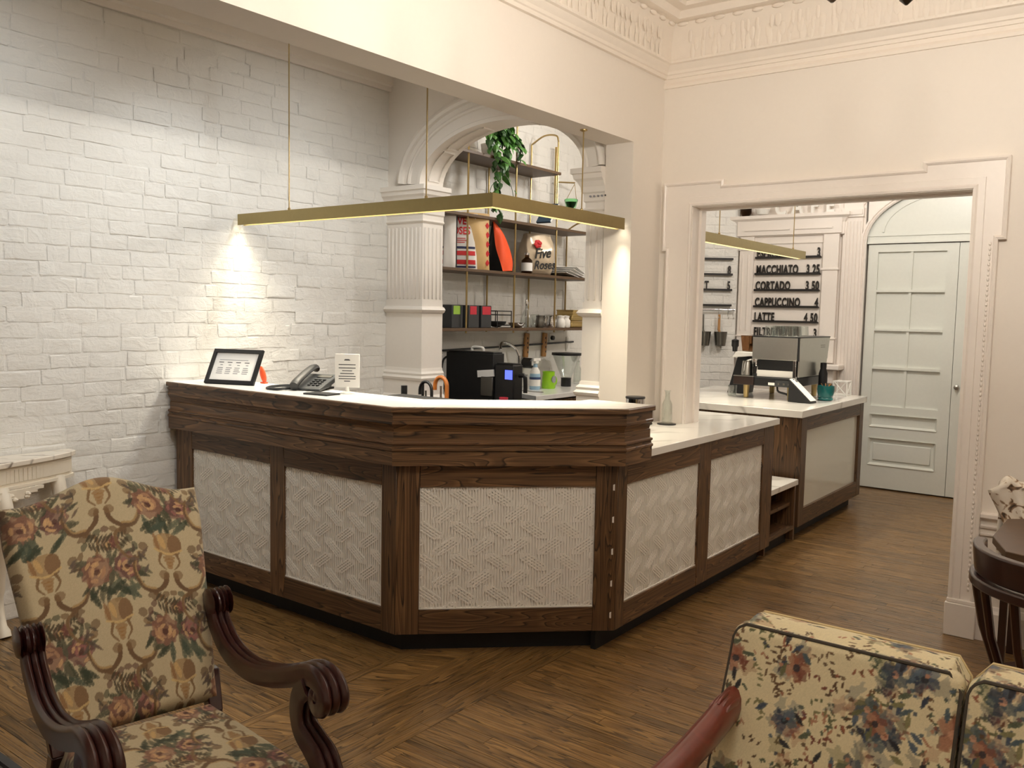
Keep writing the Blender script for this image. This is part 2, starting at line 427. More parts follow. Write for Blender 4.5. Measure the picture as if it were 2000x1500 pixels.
def pl_near(p):
    along, s_, e_, c, ce = p
    if along == 'x': return ((s_+e_)/2, (c+ce)/2)
    return ((c+ce)/2, (s_+e_)/2)
def in_view(x, y_, z):
    d = Vector((x, y_, z-1.55)); cz = d.dot(_fw)
    return cz > 0.3 and abs(d.dot(_right)/cz) < 0.6 and abs(d.dot(_up)/cz) < 0.455
def covered(x, y_):      # under the counters
    return (x < -2.75 and y_ > 2.85) or (-2.75 < x < -2.05 and y_-2.85 > x+2.75) or (x < -2.05 and 3.4 < y_ < 7.5)
cand = sorted([p for p in planks if in_view(*pl_near(p), 0) and not covered(*pl_near(p))], key=lambda p: math.hypot(*pl_near(p)))
near = cand[:300]; ids = set(map(id, near))
for p in near: link('plank', plank_mesh('plank', [p]), M['floor_oak'], floor)
link('far_planks', plank_mesh('far_planks', [p for p in planks if id(p) not in ids]), M['floor_oak'], floor, kind='stuff')

# ------------------------------------------------------------------ brick walls
def brick_mesh(k, L=0.205, H=0.067, rough=1.0):
    r = random.Random(100+k); nu, nv = 5, 3; mb = MB(); vs = []
    us = (0, .028, .33, .67, .972, 1); vs_ = (0, .08, .92, 1)
    for j in range(nv+1):
        for i in range(nu+1):
            ed = (i in (0, nu)) or (j in (0, nv)); cn = (i in (0, nu)) and (j in (0, nv))
            d = r.uniform(-0.0005, 0.0005) - ((r.uniform(-0.0005,0.0040) if k % 3 else r.uniform(-0.0008,0.0012)) if ed else 0) - (0.0006 if cn else 0)
            vs.append((d, (us[i]-0.5)*L*1.015 + r.uniform(-.004,.004)*(1 if ed else .3), (vs_[j]-0.5)*H*1.085 + (r.uniform(-.0032,.0032) if ed else r.uniform(-.0012,.0012))))
    fs = [(j*(nu+1)+i, j*(nu+1)+i+1, (j+1)*(nu+1)+i+1, (j+1)*(nu+1)+i) for j in range(nv) for i in range(nu)]
    mb.add(vs, fs); return mb
bm_var = [brick_mesh(k) for k in range(10)]; bmesh_var = []
for b in bm_var:
    me = b.mesh('brick', True, 11, fix=False); me.materials.append(M['brick_paint']); bmesh_var.append(me)
wall_left = struct('wall_left', MB().box((-4.7,-2.6,0), (XW-0.0024,8.5,3.32)), M['brick_paint'])
spots = []
CH = 0.0765
for r_ in range(41):
    z = 0.036 + r_*CH; off = (r_ % 2)*0.107
    yy = -0.1 + off
    while yy < 4.36:
        L = random.uniform(0.195,0.228) if random.random() < 0.88 else random.uniform(0.095,0.12)
        spots.append((yy+L/2, z+0.0022*math.sin(2.1*yy+0.9*r_)+0.0016*math.sin(5.3*yy+1.9*r_), L)); yy += L
spots.sort(key=lambda s: (not in_view(XW, s[0], s[1]), math.hypot(s[0], s[1]-1.55)))
rest = MB()
def place_brick(y_, z, L):
    ruf = 1 + 2.6*max(0, 1-abs(y_-3.75)/0.5)*(1 if 1.05 < z < 1.85 else 0)
    rx = random.gauss(0, 0.007)*ruf; ry = random.gauss(0, 0.006)*ruf; rz = random.gauss(0, 0.0025)*ruf
    dx = random.gauss(0.0, 0.0007)*ruf
    return Matrix.Translation((XW+dx, y_, z+random.gauss(0,0.0018)*ruf)) @ Matrix.Rotation(rx,4,'X') @ Matrix.Rotation(ry,4,'Y') @ Matrix.Rotation(rz,4,'Z') @ Matrix.Diagonal((1, L/0.214*0.985, random.uniform(0.97,1.03), 1))
for i, (y_, z, L) in enumerate(spots):
    k = random.randrange(10); mm = place_brick(y_, z, L)
    if i < 300:
        o = link('brick', bmesh_var[k], M['brick_paint'], wall_left); o.matrix_local = mm
    else:
        i0 = len(rest.v); rest.add(bm_var[k].v, bm_var[k].f); rest.xf(mm, i0)
rest.build('far_bricks', M['brick_paint'], wall_left, smooth=True, ang=11, kind='stuff', fix=False)
rest = MB()
for r_ in range(42):
    yy = 4.62 + (r_ % 2)*0.107
    while yy < 7.75:
        i0 = len(rest.v); k = random.randrange(10); rest.add(bm_var[k].v, bm_var[k].f); rest.xf(place_brick(yy+0.107, 0.036+r_*CH, 0.214), i0); yy += 0.214
rest.build('shelf_bay_bricks', M['brick_paint'], wall_left, smooth=True, ang=11, kind='stuff', fix=False)
# slanted brick corner between the shelf bay and the mantel
cu_, cv_ = Vector((0.797,0.604,0)), Vector((0.604,-0.797,0))       # along, towards the room
c0_ = Vector((-4.33,7.59,0)); Lc = 1.09
struct('wall_corner', MB().obox(c0_+cu_*(Lc/2-0.06)-cv_*0.057+Vector((0,0,1.66)), cu_, cv_, (0,0,1), (Lc+0.12,0.105,3.32)), M['brick_paint'])
rest = MB()
for r_ in range(42):
    s_ = -0.12 + (r_ % 2)*0.107
    while s_ < Lc-0.05:
        L = min(0.214, Lc-s_); i0 = len(rest.v); k = random.randrange(10); rest.add(bm_var[k].v, bm_var[k].f)
        loc = c0_+cu_*(s_+L/2)+Vector((0,0,0.036+r_*CH))
        rot = Matrix(((cv_.x,cu_.x,0,0),(cv_.y,cu_.y,0,0),(0,0,1,0),(0,0,0,1)))
        rest.xf(Matrix.Translation(loc) @ rot @ Matrix.Diagonal((1, L/0.214*0.98, 1, 1)), i0); s_ += 0.214
rest.build('corner_bricks', M['brick_paint'], bpy.data.objects['wall_corner'], smooth=True, ang=11, kind='stuff', fix=False)

# ------------------------------------------------------------------ plaster walls, ceiling
struct('wall_middle', MB().box((XB-0.18,-2.6,2.52), (XB,4.37,3.32)).box((XB-0.18,4.37,0), (XB,YD+0.14,3.32)), M['wall_paint'])
OL, OR, OH = -2.26, -0.80, 2.185
struct('wall_far', MB().box((XB,YD,0), (OL,YD+0.14,3.32)).box((OR,YD,0), (2.75,YD+0.14,3.32)).box((OL,YD,OH), (OR,YD+0.14,3.32)), M['wall_paint'])
struct('wall_back', MB().box((-3.62,8.3,0), (-2.28,8.5,3.32)).box((-0.72,8.3,0), (2.75,8.5,3.32)).box((-2.28,8.3,2.7), (-0.72,8.5,3.32)).box((-2.28,8.42,0), (-0.72,8.5,2.7)), M['trim_paint'])
struct('wall_right', MB().box((2.6,-2.6,0), (2.75,8.4,3.32)), M['wall_paint'])
struct('wall_rear', MB().box((-4.7,-2.75,0), (2.75,-2.6,3.32)), M['wall_paint'])
struct('ceiling', MB().box((-4.7,-2.7,3.22), (XB-0.1,4.5,3.4)).box((XB-0.1,-2.7,3.27), (2.75,YD+0.07,3.4)).box((-4.7,4.5,3.3), (2.75,8.5,3.4)), M['ceiling_paint'])
# moulding under the alcove ceiling on the brick wall
struct('trim_1', MB().sweep([(XW,4.4),(XW,-2.6)], [(0,3.06),(0.02,3.06),(0.025,3.09),(0.045,3.10),(0.05,3.15),(0.075,3.17),(0.08,3.22),(0,3.22)], lambda x,y_,h:(x,y_,h)), M['white_paint'])
# cornice of the lounge: bed mould, cove, egg row, soffit
path = [(2.6,YD),(XB,YD),(XB,-2.6)]
crown = struct('trim_2', MB().sweep(path, [(0,2.93),(0.02,2.93),(0.023,2.948),(0.031,2.952),(0.034,2.968),(0.048,2.984),(0.056,2.998),(0.07,3.003),(0.073,3.016),(0.066,3.03),
    (0.068,3.07),(0.075,3.12),(0.09,3.17),(0.113,3.206),(0.122,3.204),(0.16,3.212),(0.168,3.232),(0.178,3.248),(0.235,3.25),(0.245,3.275),(0,3.3)], lambda x,y_,h:(x,y_,h)), M['ceiling_paint'], smooth=True, ang=30)
MB().sweep([(2.6,YD),(XB,YD)], [(-0.01,2.878),(0.012,2.878),(0.016,2.895),(0.008,2.91),(0.01,2.932),(-0.01,2.932)], lambda x,y_,h:(x,y_,h)).build('lower_bead', M['ceiling_paint'], crown)
egg, leafr = MB(), MB()
def ellipsoid(mb, c, r, n=8, m=5, rot=None):
    i0 = len(mb.v); mb.lathe([(max(1e-4, math.sin(PI*j/m)), -math.cos(PI*j/m)) for j in range(m+1)], n=n)
    mb.xf(Matrix.Translation(c) @ (rot or Matrix.Identity(4)) @ Matrix.Diagonal((*r,1)), i0)
s_ = 0.16
while s_ < 4.9:
    for run in (0, 1):
        if run == 1 and s_ > 5.2: continue
        p = (XB+s_, YD-0.115) if run == 0 else (XB+0.115, YD-s_)
        ax = (0.034, 0.014, 0.013) if run == 0 else (0.014, 0.034, 0.013)
        if round((s_-0.16)/0.055) % 2 == 0: ellipsoid(egg, (p[0], p[1], 3.197), ax)
        q = (XB+s_+0.055, YD-0.075) if run == 0 else (XB+0.075, YD-s_-0.055)
        for kk in range(3):
            zz = 3.05+0.045*kk; dd = (-0.072,-0.074,-0.086)[kk]
            wv = random.uniform(0.010,0.02); jit = random.uniform(-0.02,0.02)
            c = (XB+s_+0.055+jit, YD+dd, zz) if run == 0 else (XB-dd, YD-s_-0.055-jit, zz)
            ellipsoid(leafr, c, (wv,0.0035,0.046) if run == 0 else (0.0035,wv,0.046), 6, 4)
    s_ += 0.055
egg.build('egg_row', M['ceiling_paint'], crown, smooth=True, kind='stuff'); leafr.build('leaf_relief', M['ceiling_paint'], crown, smooth=True, kind='stuff')

# ------------------------------------------------------------------ cased opening with eared corners
fx = lambda x, z, h: (x, YD-h, z)
cas = MB()
for a, b in (((-2.42,0),(OL,OH)), ((-2.44,1.93),(-2.42,2.32)), ((-2.42,OH),(-2.075,2.32)), ((-2.075,OH),(-1.03,2.292)), ((-1.03,OH),(-0.655,2.327)), ((OR,0),(-0.685,OH)), ((-0.685,1.945),(-0.655,OH))):
    cas.box((a[0],YD-0.03,a[1]), (b[0],YD,b[1]))
casing = struct('trim_3', cas, M['trim_paint'])
MB().sweep([(-2.42,0),(-2.42,1.93),(-2.445,1.93),(-2.445,2.325),(-2.072,2.325),(-2.072,2.295),(-1.03,2.295),(-1.03,2.33),(-0.65,2.33),(-0.65,1.94),(-0.683,1.94),(-0.683,0)],
    [(0,0),(0,0.038),(-0.010,0.043),(-0.017,0.038),(-0.019,0.033),(-0.021,0.029),(-0.021,0)], fx).build('outer_moulding', M['trim_paint'], casing)
MB().sweep([(OL,0),(OL,OH),(OR,OH),(OR,0)], [(0,0),(0,0.04),(0.012,0.043),(0.02,0.036),(0.05,0.036),(0.053,0.028),(0.053,0)], fx).build('inner_moulding', M['trim_paint'], casing)
MB().box((OL-0.01,YD-0.03,0),(OL+0.004,YD+0.15,OH)).box((OR-0.004,YD-0.03,0),(OR+0.01,YD+0.15,OH)).box((OL,YD-0.03,OH-0.004),(OR,YD+0.15,OH+0.01)).build('jamb', M['trim_paint'], casing)
MB().sweep([(OL+0.004,0),(OL+0.004,OH-0.004),(OR-0.004,OH-0.004),(OR-0.004,0)], [(0,-0.06),(0,-0.10),(-0.014,-0.10),(-0.014,-0.06)], fx).build('stop_bead', M['trim_paint'], casing)
MB().box((OR-0.012,YD-0.055,0),(-0.672,YD,0.165)).box((OR-0.006,YD-0.048,0.165),(-0.676,YD,0.185)).build('plinth_block', M['trim_paint'], casing, bevel=0.004)
beads = MB(); z = 0.24
while z < 1.93: ellipsoid(beads, (-0.715, YD-0.034, z), (0.006,0.006,0.010), 6, 4); z += 0.024
beads.build('bead_row', M['trim_paint'], casing, smooth=True, kind='stuff')
# skirting, wainscot rails on the right-hand part of that wall
struct('baseboard_right', MB().sweep([(2.6,YD),(-0.676,YD)], [(0,0),(0.03,0),(0.03,0.14),(0.02,0.155),(0.014,0.17),(0,0.17)], lambda x,y_,h:(x,y_,h)), M['trim_paint'])
rail = MB()
for z0, pr in ((0.598, [(0,0),(0.02,0),(0.034,0.008),(0.034,0.024),(0.018,0.03),(0,0.03)]), (0.552, [(0,0),(0.014,0),(0.018,0.01),(0,0.016)]), (0.515, [(0,0),(0.012,0),(0.014,0.008),(0,0.012)]), (0.24, [(0,0),(0.012,0),(0.014,0.008),(0,0.012)])):
    rail.sweep([(2.6,YD),(-0.682,YD)], [(o,z0+h) for o, h in pr], lambda x,y_,h:(x,y_,h))
struct('trim_4', rail, M['trim_paint'])

# ------------------------------------------------------------------ arch between the alcove and the cafe
YA, AX0, AX1, AZ = 4.40, -4.116, -2.79, 2.40
ACX, AR = (AX0+AX1)/2, (AX1-AX0)/2
am = MB()
am.box((XW-0.05,YA,0),(AX0,YA+0.2,AZ)).box((AX1,YA,0),(XB-0.17,YA+0.2,AZ))
ARY = 0.355
ap = arc(ACX, AZ, AR, 180, 0, 32, ry=ARY)
poly = [(XW-0.05,AZ)]+ap+[(XB-0.17,AZ),(XB-0.17,3.3),(XW-0.05,3.3)]
for i in range(32):
    (x0,z0),(x1,z1) = ap[i], ap[i+1]
    am.add([(x0,YA,z0),(x1,YA,z1),(x1,YA,3.3),(x0,YA,3.3),(x0,YA+.2,z0),(x1,YA+.2,z1),(x1,YA+.2,3.3),(x0,YA+.2,3.3)], [(0,1,2,3),(7,6,5,4),(0,4,5,1)])
am.box((XW-0.05,YA,AZ),(AX0,YA+.2,3.3)).box((AX1,YA,AZ),(XB-0.17,YA+.2,3.3))
wa = struct('wall_arch', am, M['white_paint'])
archm = MB().sweep(ap, [(-0.012,0),(-0.012,0.05),(0.012,0.05),(0.02,0.04),(0.085,0.034),(0.09,0.046),(0.10,0.05),(0.112,0.044),(0.118,0.034),(0.118,0)], lambda x,z,h:(x,YA-h,z))
archm.sweep(arc(ACX, AZ, AR, 180, 38, 28, ry=ARY), [(0.118,0),(0.118,0.034),(0.15,0.034),(0.155,0.056),(0.172,0.066),(0.19,0.058),(0.2,0.04),(0.215,0.03),(0.215,0)], lambda x,z,h:(x,YA-h,z))
archm.build('archivolt', M['white_paint'], wa, smooth=True, ang=35)
sp = MB()
for a0, a1 in ((174,142),(138,106),(74,42),(38,8)):
    q = arc(ACX, AZ, AR-0.001, a0, a1, 10, ry=ARY-0.001)
    for e in (0.045, 0.15):
        sp.sweep(q, [(0,e),(0,e+0.008),(-0.008,e+0.008),(-0.008,e)], lambda x,z,h:(x,YA+h,z))
    for aa in (a0, a1):
        x_, z_ = ACX+(AR-0.004)*math.cos(math.radians(aa)), AZ+(ARY-0.004)*math.sin(math.radians(aa))
        sp.obox((x_,YA+0.1,z_), (math.cos(math.radians(aa)),0,math.sin(math.radians(aa))), (0,1,0), (-math.sin(math.radians(aa)),0,math.cos(math.radians(aa))), (0.008,0.11,0.008))
sp.build('soffit_panel', M['white_paint'], wa)
def pier(x0, x1, inner, name, wrap):
    """pilaster cladding round a pier; wrap: polyline around its visible faces"""
    up = lambda x,y_,h:(x,y_,h)
    P = MB()
    def band(prof): P.sweep(wrap, prof, up)
    band([(0,0),(0.05,0),(0.05,0.93),(0.042,0.95),(0.03,0.965),(0,0.965)])
    band([(0,0.965),(0.03,0.965),(0.03,1.06),(0.04,1.07),(0.045,1.085),(0.03,1.10),(0.034,1.115),(0.02,1.13),(0.016,1.15),(0,1.15)])
    band([(0,1.15),(0.012,1.15),(0.012,1.53),(0.03,1.54),(0.04,1.556),(0.03,1.572),(0.012,1.58),(0.012,1.62),(0,1.62)])
    band([(0,1.62),(0.006,1.62),(0.006,2.2),(0,2.2)])
    band([(0,2.15),(0.012,2.15),(0.02,2.16),(0.012,2.175),(0.012,2.20),(0.02,2.21),(0.02,2.25),(0.03,2.26),(0.035,2.29),(0.05,2.32),(0.065,2.335),(0.07,2.36),(0.08,2.365),(0.08,2.395),(0,2.40)])
    o = P.build(name, M['white_paint'], wa)
    fl = MB()
    for k in range(len(wrap)-1):
        a, b = Vector(wrap[k]), Vector(wrap[k+1]); d = (b-a); L = d.length; d.normalize(); nrm = Vector((-d.y, d.x)); n = max(3, int(L/0.034))
        for j in range(n):
            c = a+d*((j+0.5)*L/n)+nrm*0.006
            fl.obox((c.x,c.y,1.875), (d.x,d.y,0), (nrm.x,nrm.y,0), (0,0,1), (0.016,0.016,0.49))
    fl.build('fluting', M['white_paint'], wa, bevel=0.004, seg=1)
pier(XW, AX0, AX0, 'left_pier_cladding', [(AX0,YA+0.2),(AX0,YA),(XW,YA)])
pier(AX1, XB-0.18, AX1, 'right_pier_cladding', [(XB-0.18,YA),(AX1,YA),(AX1,YA+0.2)])
dots = MB()
for k in range(5): dots.lathe([(0.006,0),(0.006,0.012)], ((AX1+0.03+k*0.026), YA-0.03, 2.235), 8, axis='y')
dots.build('capital_studs', M['print_grey'], wa)

# ------------------------------------------------------------------ cafe back wall: overmantel, pilaster, arched double door
YB = 8.3
fb = lambda x, z, h: (x, YB-h, z)
om = MB().box((-3.43,YB-0.04,0),(-2.50,YB,2.34))
mant = struct('trim_5', om, M['trim_paint'])
MB().sweep([(-2.45,YB-0.0),(-2.45,YB-0.06),(-3.49,YB-0.06),(-3.49,YB)], [(0,2.33),(-0.03,2.33),(-0.03,2.355),(-0.015,2.37),(-0.02,2.42),(0.0,2.44),(0.02,2.48),(0.05,2.50),(0.05,2.53),(0,2.53)], lambda x,y_,h:(x,y_,h)).box((-3.47,YB-0.08,2.34),(-2.47,YB,2.528)).build('cornice', M['trim_paint'], mant)
MB().box((-3.44,YB-0.075,1.14),(-3.30,YB-0.03,2.33)).box((-3.45,YB-0.085,2.2),(-3.29,YB-0.03,2.22)).box((-3.45,YB-0.085,1.36),(-3.29,YB-0.03,1.375)).box((-3.41,YB-0.082,1.42),(-3.40,YB-0.03,2.16)).box((-3.35,YB-0.082,1.42),(-3.34,YB-0.03,2.16)).build('pilaster', M['trim_paint'], mant, bevel=0.003)
MB().box((-2.63,YB-0.075,1.14),(-2.49,YB-0.03,2.33)).box((-2.64,YB-0.085,2.0),(-2.48,YB-0.03,2.02)).box((-2.64,YB-0.085,1.36),(-2.48,YB-0.03,1.375)).build('pilaster', M['trim_paint'], mant, bevel=0.003)
MB().sweep([(-3.30,2.27),(-2.63,2.27)], [(0,0.04),(0,0.05),(-0.012,0.05),(-0.012,0.04)], fb).box((-3.40,YB-0.09,2.385),(-2.95,YB-0.08,2.40)).box((-2.90,YB-0.09,2.385),(-2.55,YB-0.08,2.40)).build('frieze_panel', M['trim_paint'], mant)
MB().box((-2.66,YB-0.2,1.08),(-2.40,YB,1.13)).box((-2.62,YB-0.14,0.95),(-2.46,YB,1.08)).box((-2.62,YB-0.10,0),(-2.46,YB,0.95)).build('mantel_bracket', M['trim_paint'], mant, bevel=0.01)
fl = MB().box((-2.47,YB-0.03,0),(-2.30,YB,2.75))
for k in range(5): fl.box((-2.455+k*0.031,YB-0.042,0.2),(-2.437+k*0.031,YB-0.03,2.44))
fl.box((-2.48,YB-0.05,2.48),(-2.29,YB,2.56))
pil = struct('trim_6', fl, M['trim_paint'])
MB().add(*(lambda m: (m.v, m.f))(MB().box((-2.478,YB-0.06,2.5),(-2.30,YB-0.045,2.545)))).build('capital', M['trim_paint'], pil)
# arched frame round the door
DX0, DX1, DC, DZ = -2.262, -0.738, -1.5, 2.25
da = arc(DC, DZ, 0.762, 180, 0, 28, ry=0.47)
fr = MB().sweep([(DX0,0)]+da+[(DX1,0)], [(0,0),(0,0.02),(0.012,0.03),(0.024,0.02),(0.03,0.034),(0.045,0.034),(0.05,0)], fb)
for i in range(28):
    (x0,z0),(x1,z1) = da[i], da[i+1]
    fr.add([(x0,YB,z0),(x1,YB,z1),(x1,YB,2.75),(x0,YB,2.75)], [(0,1,2,3)])
fr.sweep(arc(DC,DZ,0.93,176,4,28,ry=0.66), [(0,0),(0,0.02),(0.02,0.026),(0.03,0)], fb)
struct('trim_7', fr, M['trim_paint'], smooth=True, ang=35)
tr = MB().box((DX0,YB+0.02,2.235),(DX1,YB+0.06,2.72))
tr.sweep([(-2.12,2.335)]+arc(DC,2.335,0.62,180,0,24,ry=0.33)[1:], [(0,-0.02),(0,-0.01),(0.02,-0.01),(0.02,-0.02)], fb).box((DX0,YB+0.01,2.235),(DX1,YB+0.03,2.255)).box((DX0,YB+0.012,2.30),(DX1,YB+0.03,2.315))
struct('window_1', tr, M['door_paint'])
def leaf(n, x0, x1, mirror):
    d = MB(); y0, y1 = YB+0.03, YB+0.075
    gx0, gx1 = x0+0.085, x1-0.095
    if mirror: gx0, gx1 = x0+0.095, x1-0.085
    d.box((x0,y0,0.012),(gx0,y1,2.228)).box((gx1,y0,0.012),(x1,y1,2.228))
    for z0, z1 in ((0.012,0.222),(0.47,0.575),(0.69,0.765),(2.16,2.228)): d.box((gx0,y0,z0),(gx1,y1,z1))
    o = struct('door_%d' % n, d, M['door_paint'])
    gm = (gx0+gx1)/2
    rows = [0.765, 1.113, 1.462, 1.811, 2.16]
    bars = MB().box((gm-0.011,y0+0.004,0.765),(gm+0.011,y1-0.01,2.16)); bars.build('muntin', M['door_paint'], o)
    for z in rows[1:-1]: MB().box((gx0,y0-0.004,z-0.011),(gx1,y1-0.01,z+0.011)).build('muntin', M['door_paint'], o)
    for a, b in zip(rows[:-1], rows[1:]):
        for u0, u1 in ((gx0,gm),(gm,gx1)): MB().box((u0,y0+0.022,a),(u1,y0+0.028,b)).build('pane', M['door_paint'], o)
    for z0, z1 in ((0.222,0.47),(0.575,0.69)):
        MB().box((gx0,y0+0.02,z0),(gx1,y0+0.03,z1)).build('panel', M['door_paint'], o)
        if z1-z0 > 0.2: MB().box((gx0+0.04,y0+0.008,z0+0.045),(gx1-0.04,y0+0.02,z1-0.045)).build('raised_field', M['door_paint'], o, bevel=0.008)
        MB().sweep([(gx0,z0),(gx1,z0),(gx1,z1),(gx0,z1)], [(0,-0.03),(0,-0.022),(0.018,-0.05),(0.018,-0.05)], fb, closed=True).build('panel_moulding', M['door_paint'], o)
    if mirror: MB().lathe([(0.008,0),(0.008,0.02),(0.02,0.025),(0.022,0.04),(0.012,0.05)], (x1-0.04 if not mirror else x0+0.04, y0-0.05, 0.98), 10, axis='y').build('knob', M['steel'], o)
leaf(1, -2.252, -1.502, False); leaf(2, -1.498, -0.748, True)
# ------------------------------------------------------------------ counters
FP = [(-4.42,2.727), (-2.693,2.727), (-1.963,3.415), (-1.963,5.355)]     # front faces of the frames, outward = right of travel
flat = lambda x, y_, h: (x, y_, h)
def sweep_segs(pts, prof):
    full = MB().sweep(pts, prof, flat, cap=False); n = len(prof); out = []
    for i in range(len(pts)-1):
        m = MB(); vs = full.v[i*n:(i+2)*n]
        out.append(m.add(vs, [(k,(k+1)%n,n+(k+1)%n,n+k) for k in range(n)]+[tuple(range(n-1,-1,-1)), tuple(range(n,2*n))]))
    return out
def seg(i):
    a, b = Vector((*FP[i],0)), Vector((*FP[i+1],0)); d = (b-a).normalized(); return a, d, Vector((d.y,-d.x,0)), (b-a).length
def member(i, s0, s1, z0, z1, f=0.0, t=0.03):
    """a frame member on front i: from s0 to s1 along it, its face f in front of the frame plane, t thick"""
    a, d, n, L = seg(i); c = a+d*((s0+s1)/2)+n*(f-t/2)+Vector((0,0,(z0+z1)/2))
    return MB().obox(c, d, -n, (0,0,1), (s1-s0, t, z1-z0))
def relief_panel(i, s0, s1, z0, z1, parent):
    """white panel of raised strips: upright ribs crossed by interlaced slanting bundles of four"""
    a, d, n, L = seg(i); Wd, Hd = s1-s0, z1-z0; P, Q, d0, t = 0.1585, 0.149, 0.027, 0.014; p = P/12
    to3 = lambda x, z, h: (x, -h, z)
    m = MB().box((-0.02,0.0,-0.02),(Wd+0.02,0.006,Hd+0.02))
    k = 0
    while k*p < Wd+0.01: m.box((k*p-0.0039,-0.0064,-0.01),(k*p+0.0039,0.002,Hd+0.01)); k += 1
    for col in range(-1, int(Wd/(P/2))+1):
        x0 = col*P/2+p/2*0; sgn = 1 if col % 2 == 0 else -1
        for row in range(-1, int(Hd/Q)+2):
            c = Hd-(row*Q+(0 if sgn == 1 else Q/2)+0.05)
            if c > Hd+0.045 or c < -0.045: continue
            xa, xb = (x0, x0+P/2) if sgn == 1 else (x0+P/2, x0)
            path = [(xa,c+d0+t),(xa,c+d0),(xb,c-d0),(xb,c-d0-t)]
            for q in (-1.5,-0.5,0.5,1.5):
                o = q*0.0122; m.sweep(path, [(o-0.0041,-0.002),(o+0.0041,-0.002),(o+0.0036,0.0078),(o-0.0036,0.0078)], to3)
    keep = [f for f in m.f]
    o = m.build('relief_panel', M['panel_white'], parent, fix=True)
    pp = a+d*s0-n*0.019+Vector((0,0,z0)); pp -= parent.location
    o.location = pp; o.rotation_euler = (0,0,math.atan2(d.y, d.x))
    member(i, s0, s1, z0, z0+0.005, -0.008, 0.014).build('sill_highlight', M['panel_white'], parent, world=True)  # white strip standing in for the light caught along the sill
OAK = {0: 'oak_x', 1: 'oak_facet', 2: 'oak_y'}
desk = thing('reception_desk', 'tall dark oak reception desk with angled corner, white relief panels and white top', 'counter', (-2.9,2.9,0))
B_ = 0.002
def mem(i, name, s0, s1, z0, z1, parent, mat=None, **k):
    member(i, s0, s1, z0, z1, **k).build(name, M[mat or OAK[i]], parent, world=True, bevel=B_, seg=1)
# left front: 1.727 long
for s0, s1 in ((0.0,0.15),(0.837,0.946),(1.635,1.727)): mem(0, 'stile', s0, s1, 0.095, 0.872, desk, 'oak_z')
for s0, s1 in ((0.15,0.837),(0.946,1.635)):
    mem(0, 'rail', s0, s1, 0.765, 0.872, desk, f=-0.001); mem(0, 'rail', s0, s1, 0.095, 0.205, desk, f=-0.001)
    relief_panel(0, s0, s1, 0.205, 0.765, desk)
# angled front: 1.003 long
for s0, s1 in ((0.0,0.105),(0.90,1.003)): mem(1, 'stile', s0, s1, 0.095, 0.872, desk, 'oak_z')
mem(1, 'rail', 0.105, 0.90, 0.768, 0.872, desk, f=-0.001); mem(1, 'rail', 0.105, 0.90, 0.095, 0.208, desk, f=-0.001)
relief_panel(1, 0.105, 0.90, 0.208, 0.768, desk)
BP = [FP[0], FP[1], FP[2], (-1.963,3.64)]
band = [(0.0,0.871),(-0.045,0.871),(-0.045,0.934),(-0.051,0.939),(-0.051,0.948),(-0.041,0.953),(-0.041,0.962),(-0.048,0.967),(-0.048,0.975),(-0.034,0.979),(-0.034,1.017),(-0.028,1.020),
        (-0.031,1.031),(-0.042,1.049),(-0.048,1.055),(-0.048,1.064),(-0.043,1.068),(-0.043,1.107),(0.0,1.107)]
for i, m in enumerate(sweep_segs(BP, band)): m.build('moulded_frieze', M[OAK[i]], desk, world=True)
for i, m in enumerate(sweep_segs(BP, [(-0.03,1.107),(-0.057,1.107),(-0.058,1.110),(-0.058,1.126),(-0.055,1.1295),(-0.044,1.1295),(-0.03,1.12)])): m.build('edge_strip', M[OAK[i]], desk, world=True)
MB().sweep([(-4.44,2.727),FP[1],FP[2],(-1.963,3.64)], [(-0.044,1.108),(-0.044,1.1305),(0.30,1.1305),(0.30,1.108)], flat).build('desk_top', M['quartz_white'], desk, world=True)
MB().sweep([(-4.44,2.727),FP[1],FP[2]], [(0.034,0.09),(0.034,1.107),(0.06,1.107),(0.06,0.09)], flat).box((-2.02,3.42,0.88),(-1.995,3.62,1.107)).build('carcass', M['walnut_dark'], desk, world=True)
MB().sweep([(-4.44,2.727),FP[1],FP[2]], [(0.06,0.70),(0.06,0.74),(0.55,0.74),(0.55,0.70)], flat).build('inner_work_surface', M['walnut_dark'], desk, world=True)
MB().sweep([(-4.44,2.727),FP[1],(-2.02,3.36)], [(0.072,0.0),(0.072,0.1),(0.085,0.1),(0.085,0.0)], flat).build('toe_kick', M['black_matte'], desk, world=True)
# low run
low = thing('low_counter', 'low dark oak counter with two white relief panels running into the cafe doorway', 'counter', (-2.1,4.4,0))
for s0, s1 in ((0.0,0.085),(0.865,1.005),(1.775,1.94)): mem(2, 'stile', s0, s1, 0.095, 0.876, low, 'oak_z')
for s0, s1 in ((0.085,0.865),(1.005,1.775)):
    mem(2, 'rail', s0, s1, 0.768, 0.876, low, f=-0.001); mem(2, 'rail', s0, s1, 0.095, 0.208, low, f=-0.001)
    relief_panel(2, s0, s1, 0.208, 0.768, low)
MB().box((-2.235,5.33,0.095),(-1.993,5.355,0.876)).build('end_panel', M['oak_z'], low, world=True)
MB().box((-2.235,3.66,0.095),(-2.0,5.33,0.86)).build('carcass', M['walnut_dark'], low, world=True)
MB().box((-2.06,3.37,0),(-2.035,5.34,0.095)).build('toe_kick', M['black_matte'], low, world=True)
wt = MB().prism([(-1.945,3.66),(-1.945,5.40),(-2.62,5.40),(-2.62,4.875),(-2.255,4.875),(-2.255,4.685),(-2.465,4.685),(-2.465,4.36),(-2.25,4.0),(-2.25,3.66)], 0.876, 0.915).build('marble_worktop', M['marble'], bevel=0.003)
tag(wt, 'grey veined white marble worktop on the low counter beside the doorway', 'worktop')
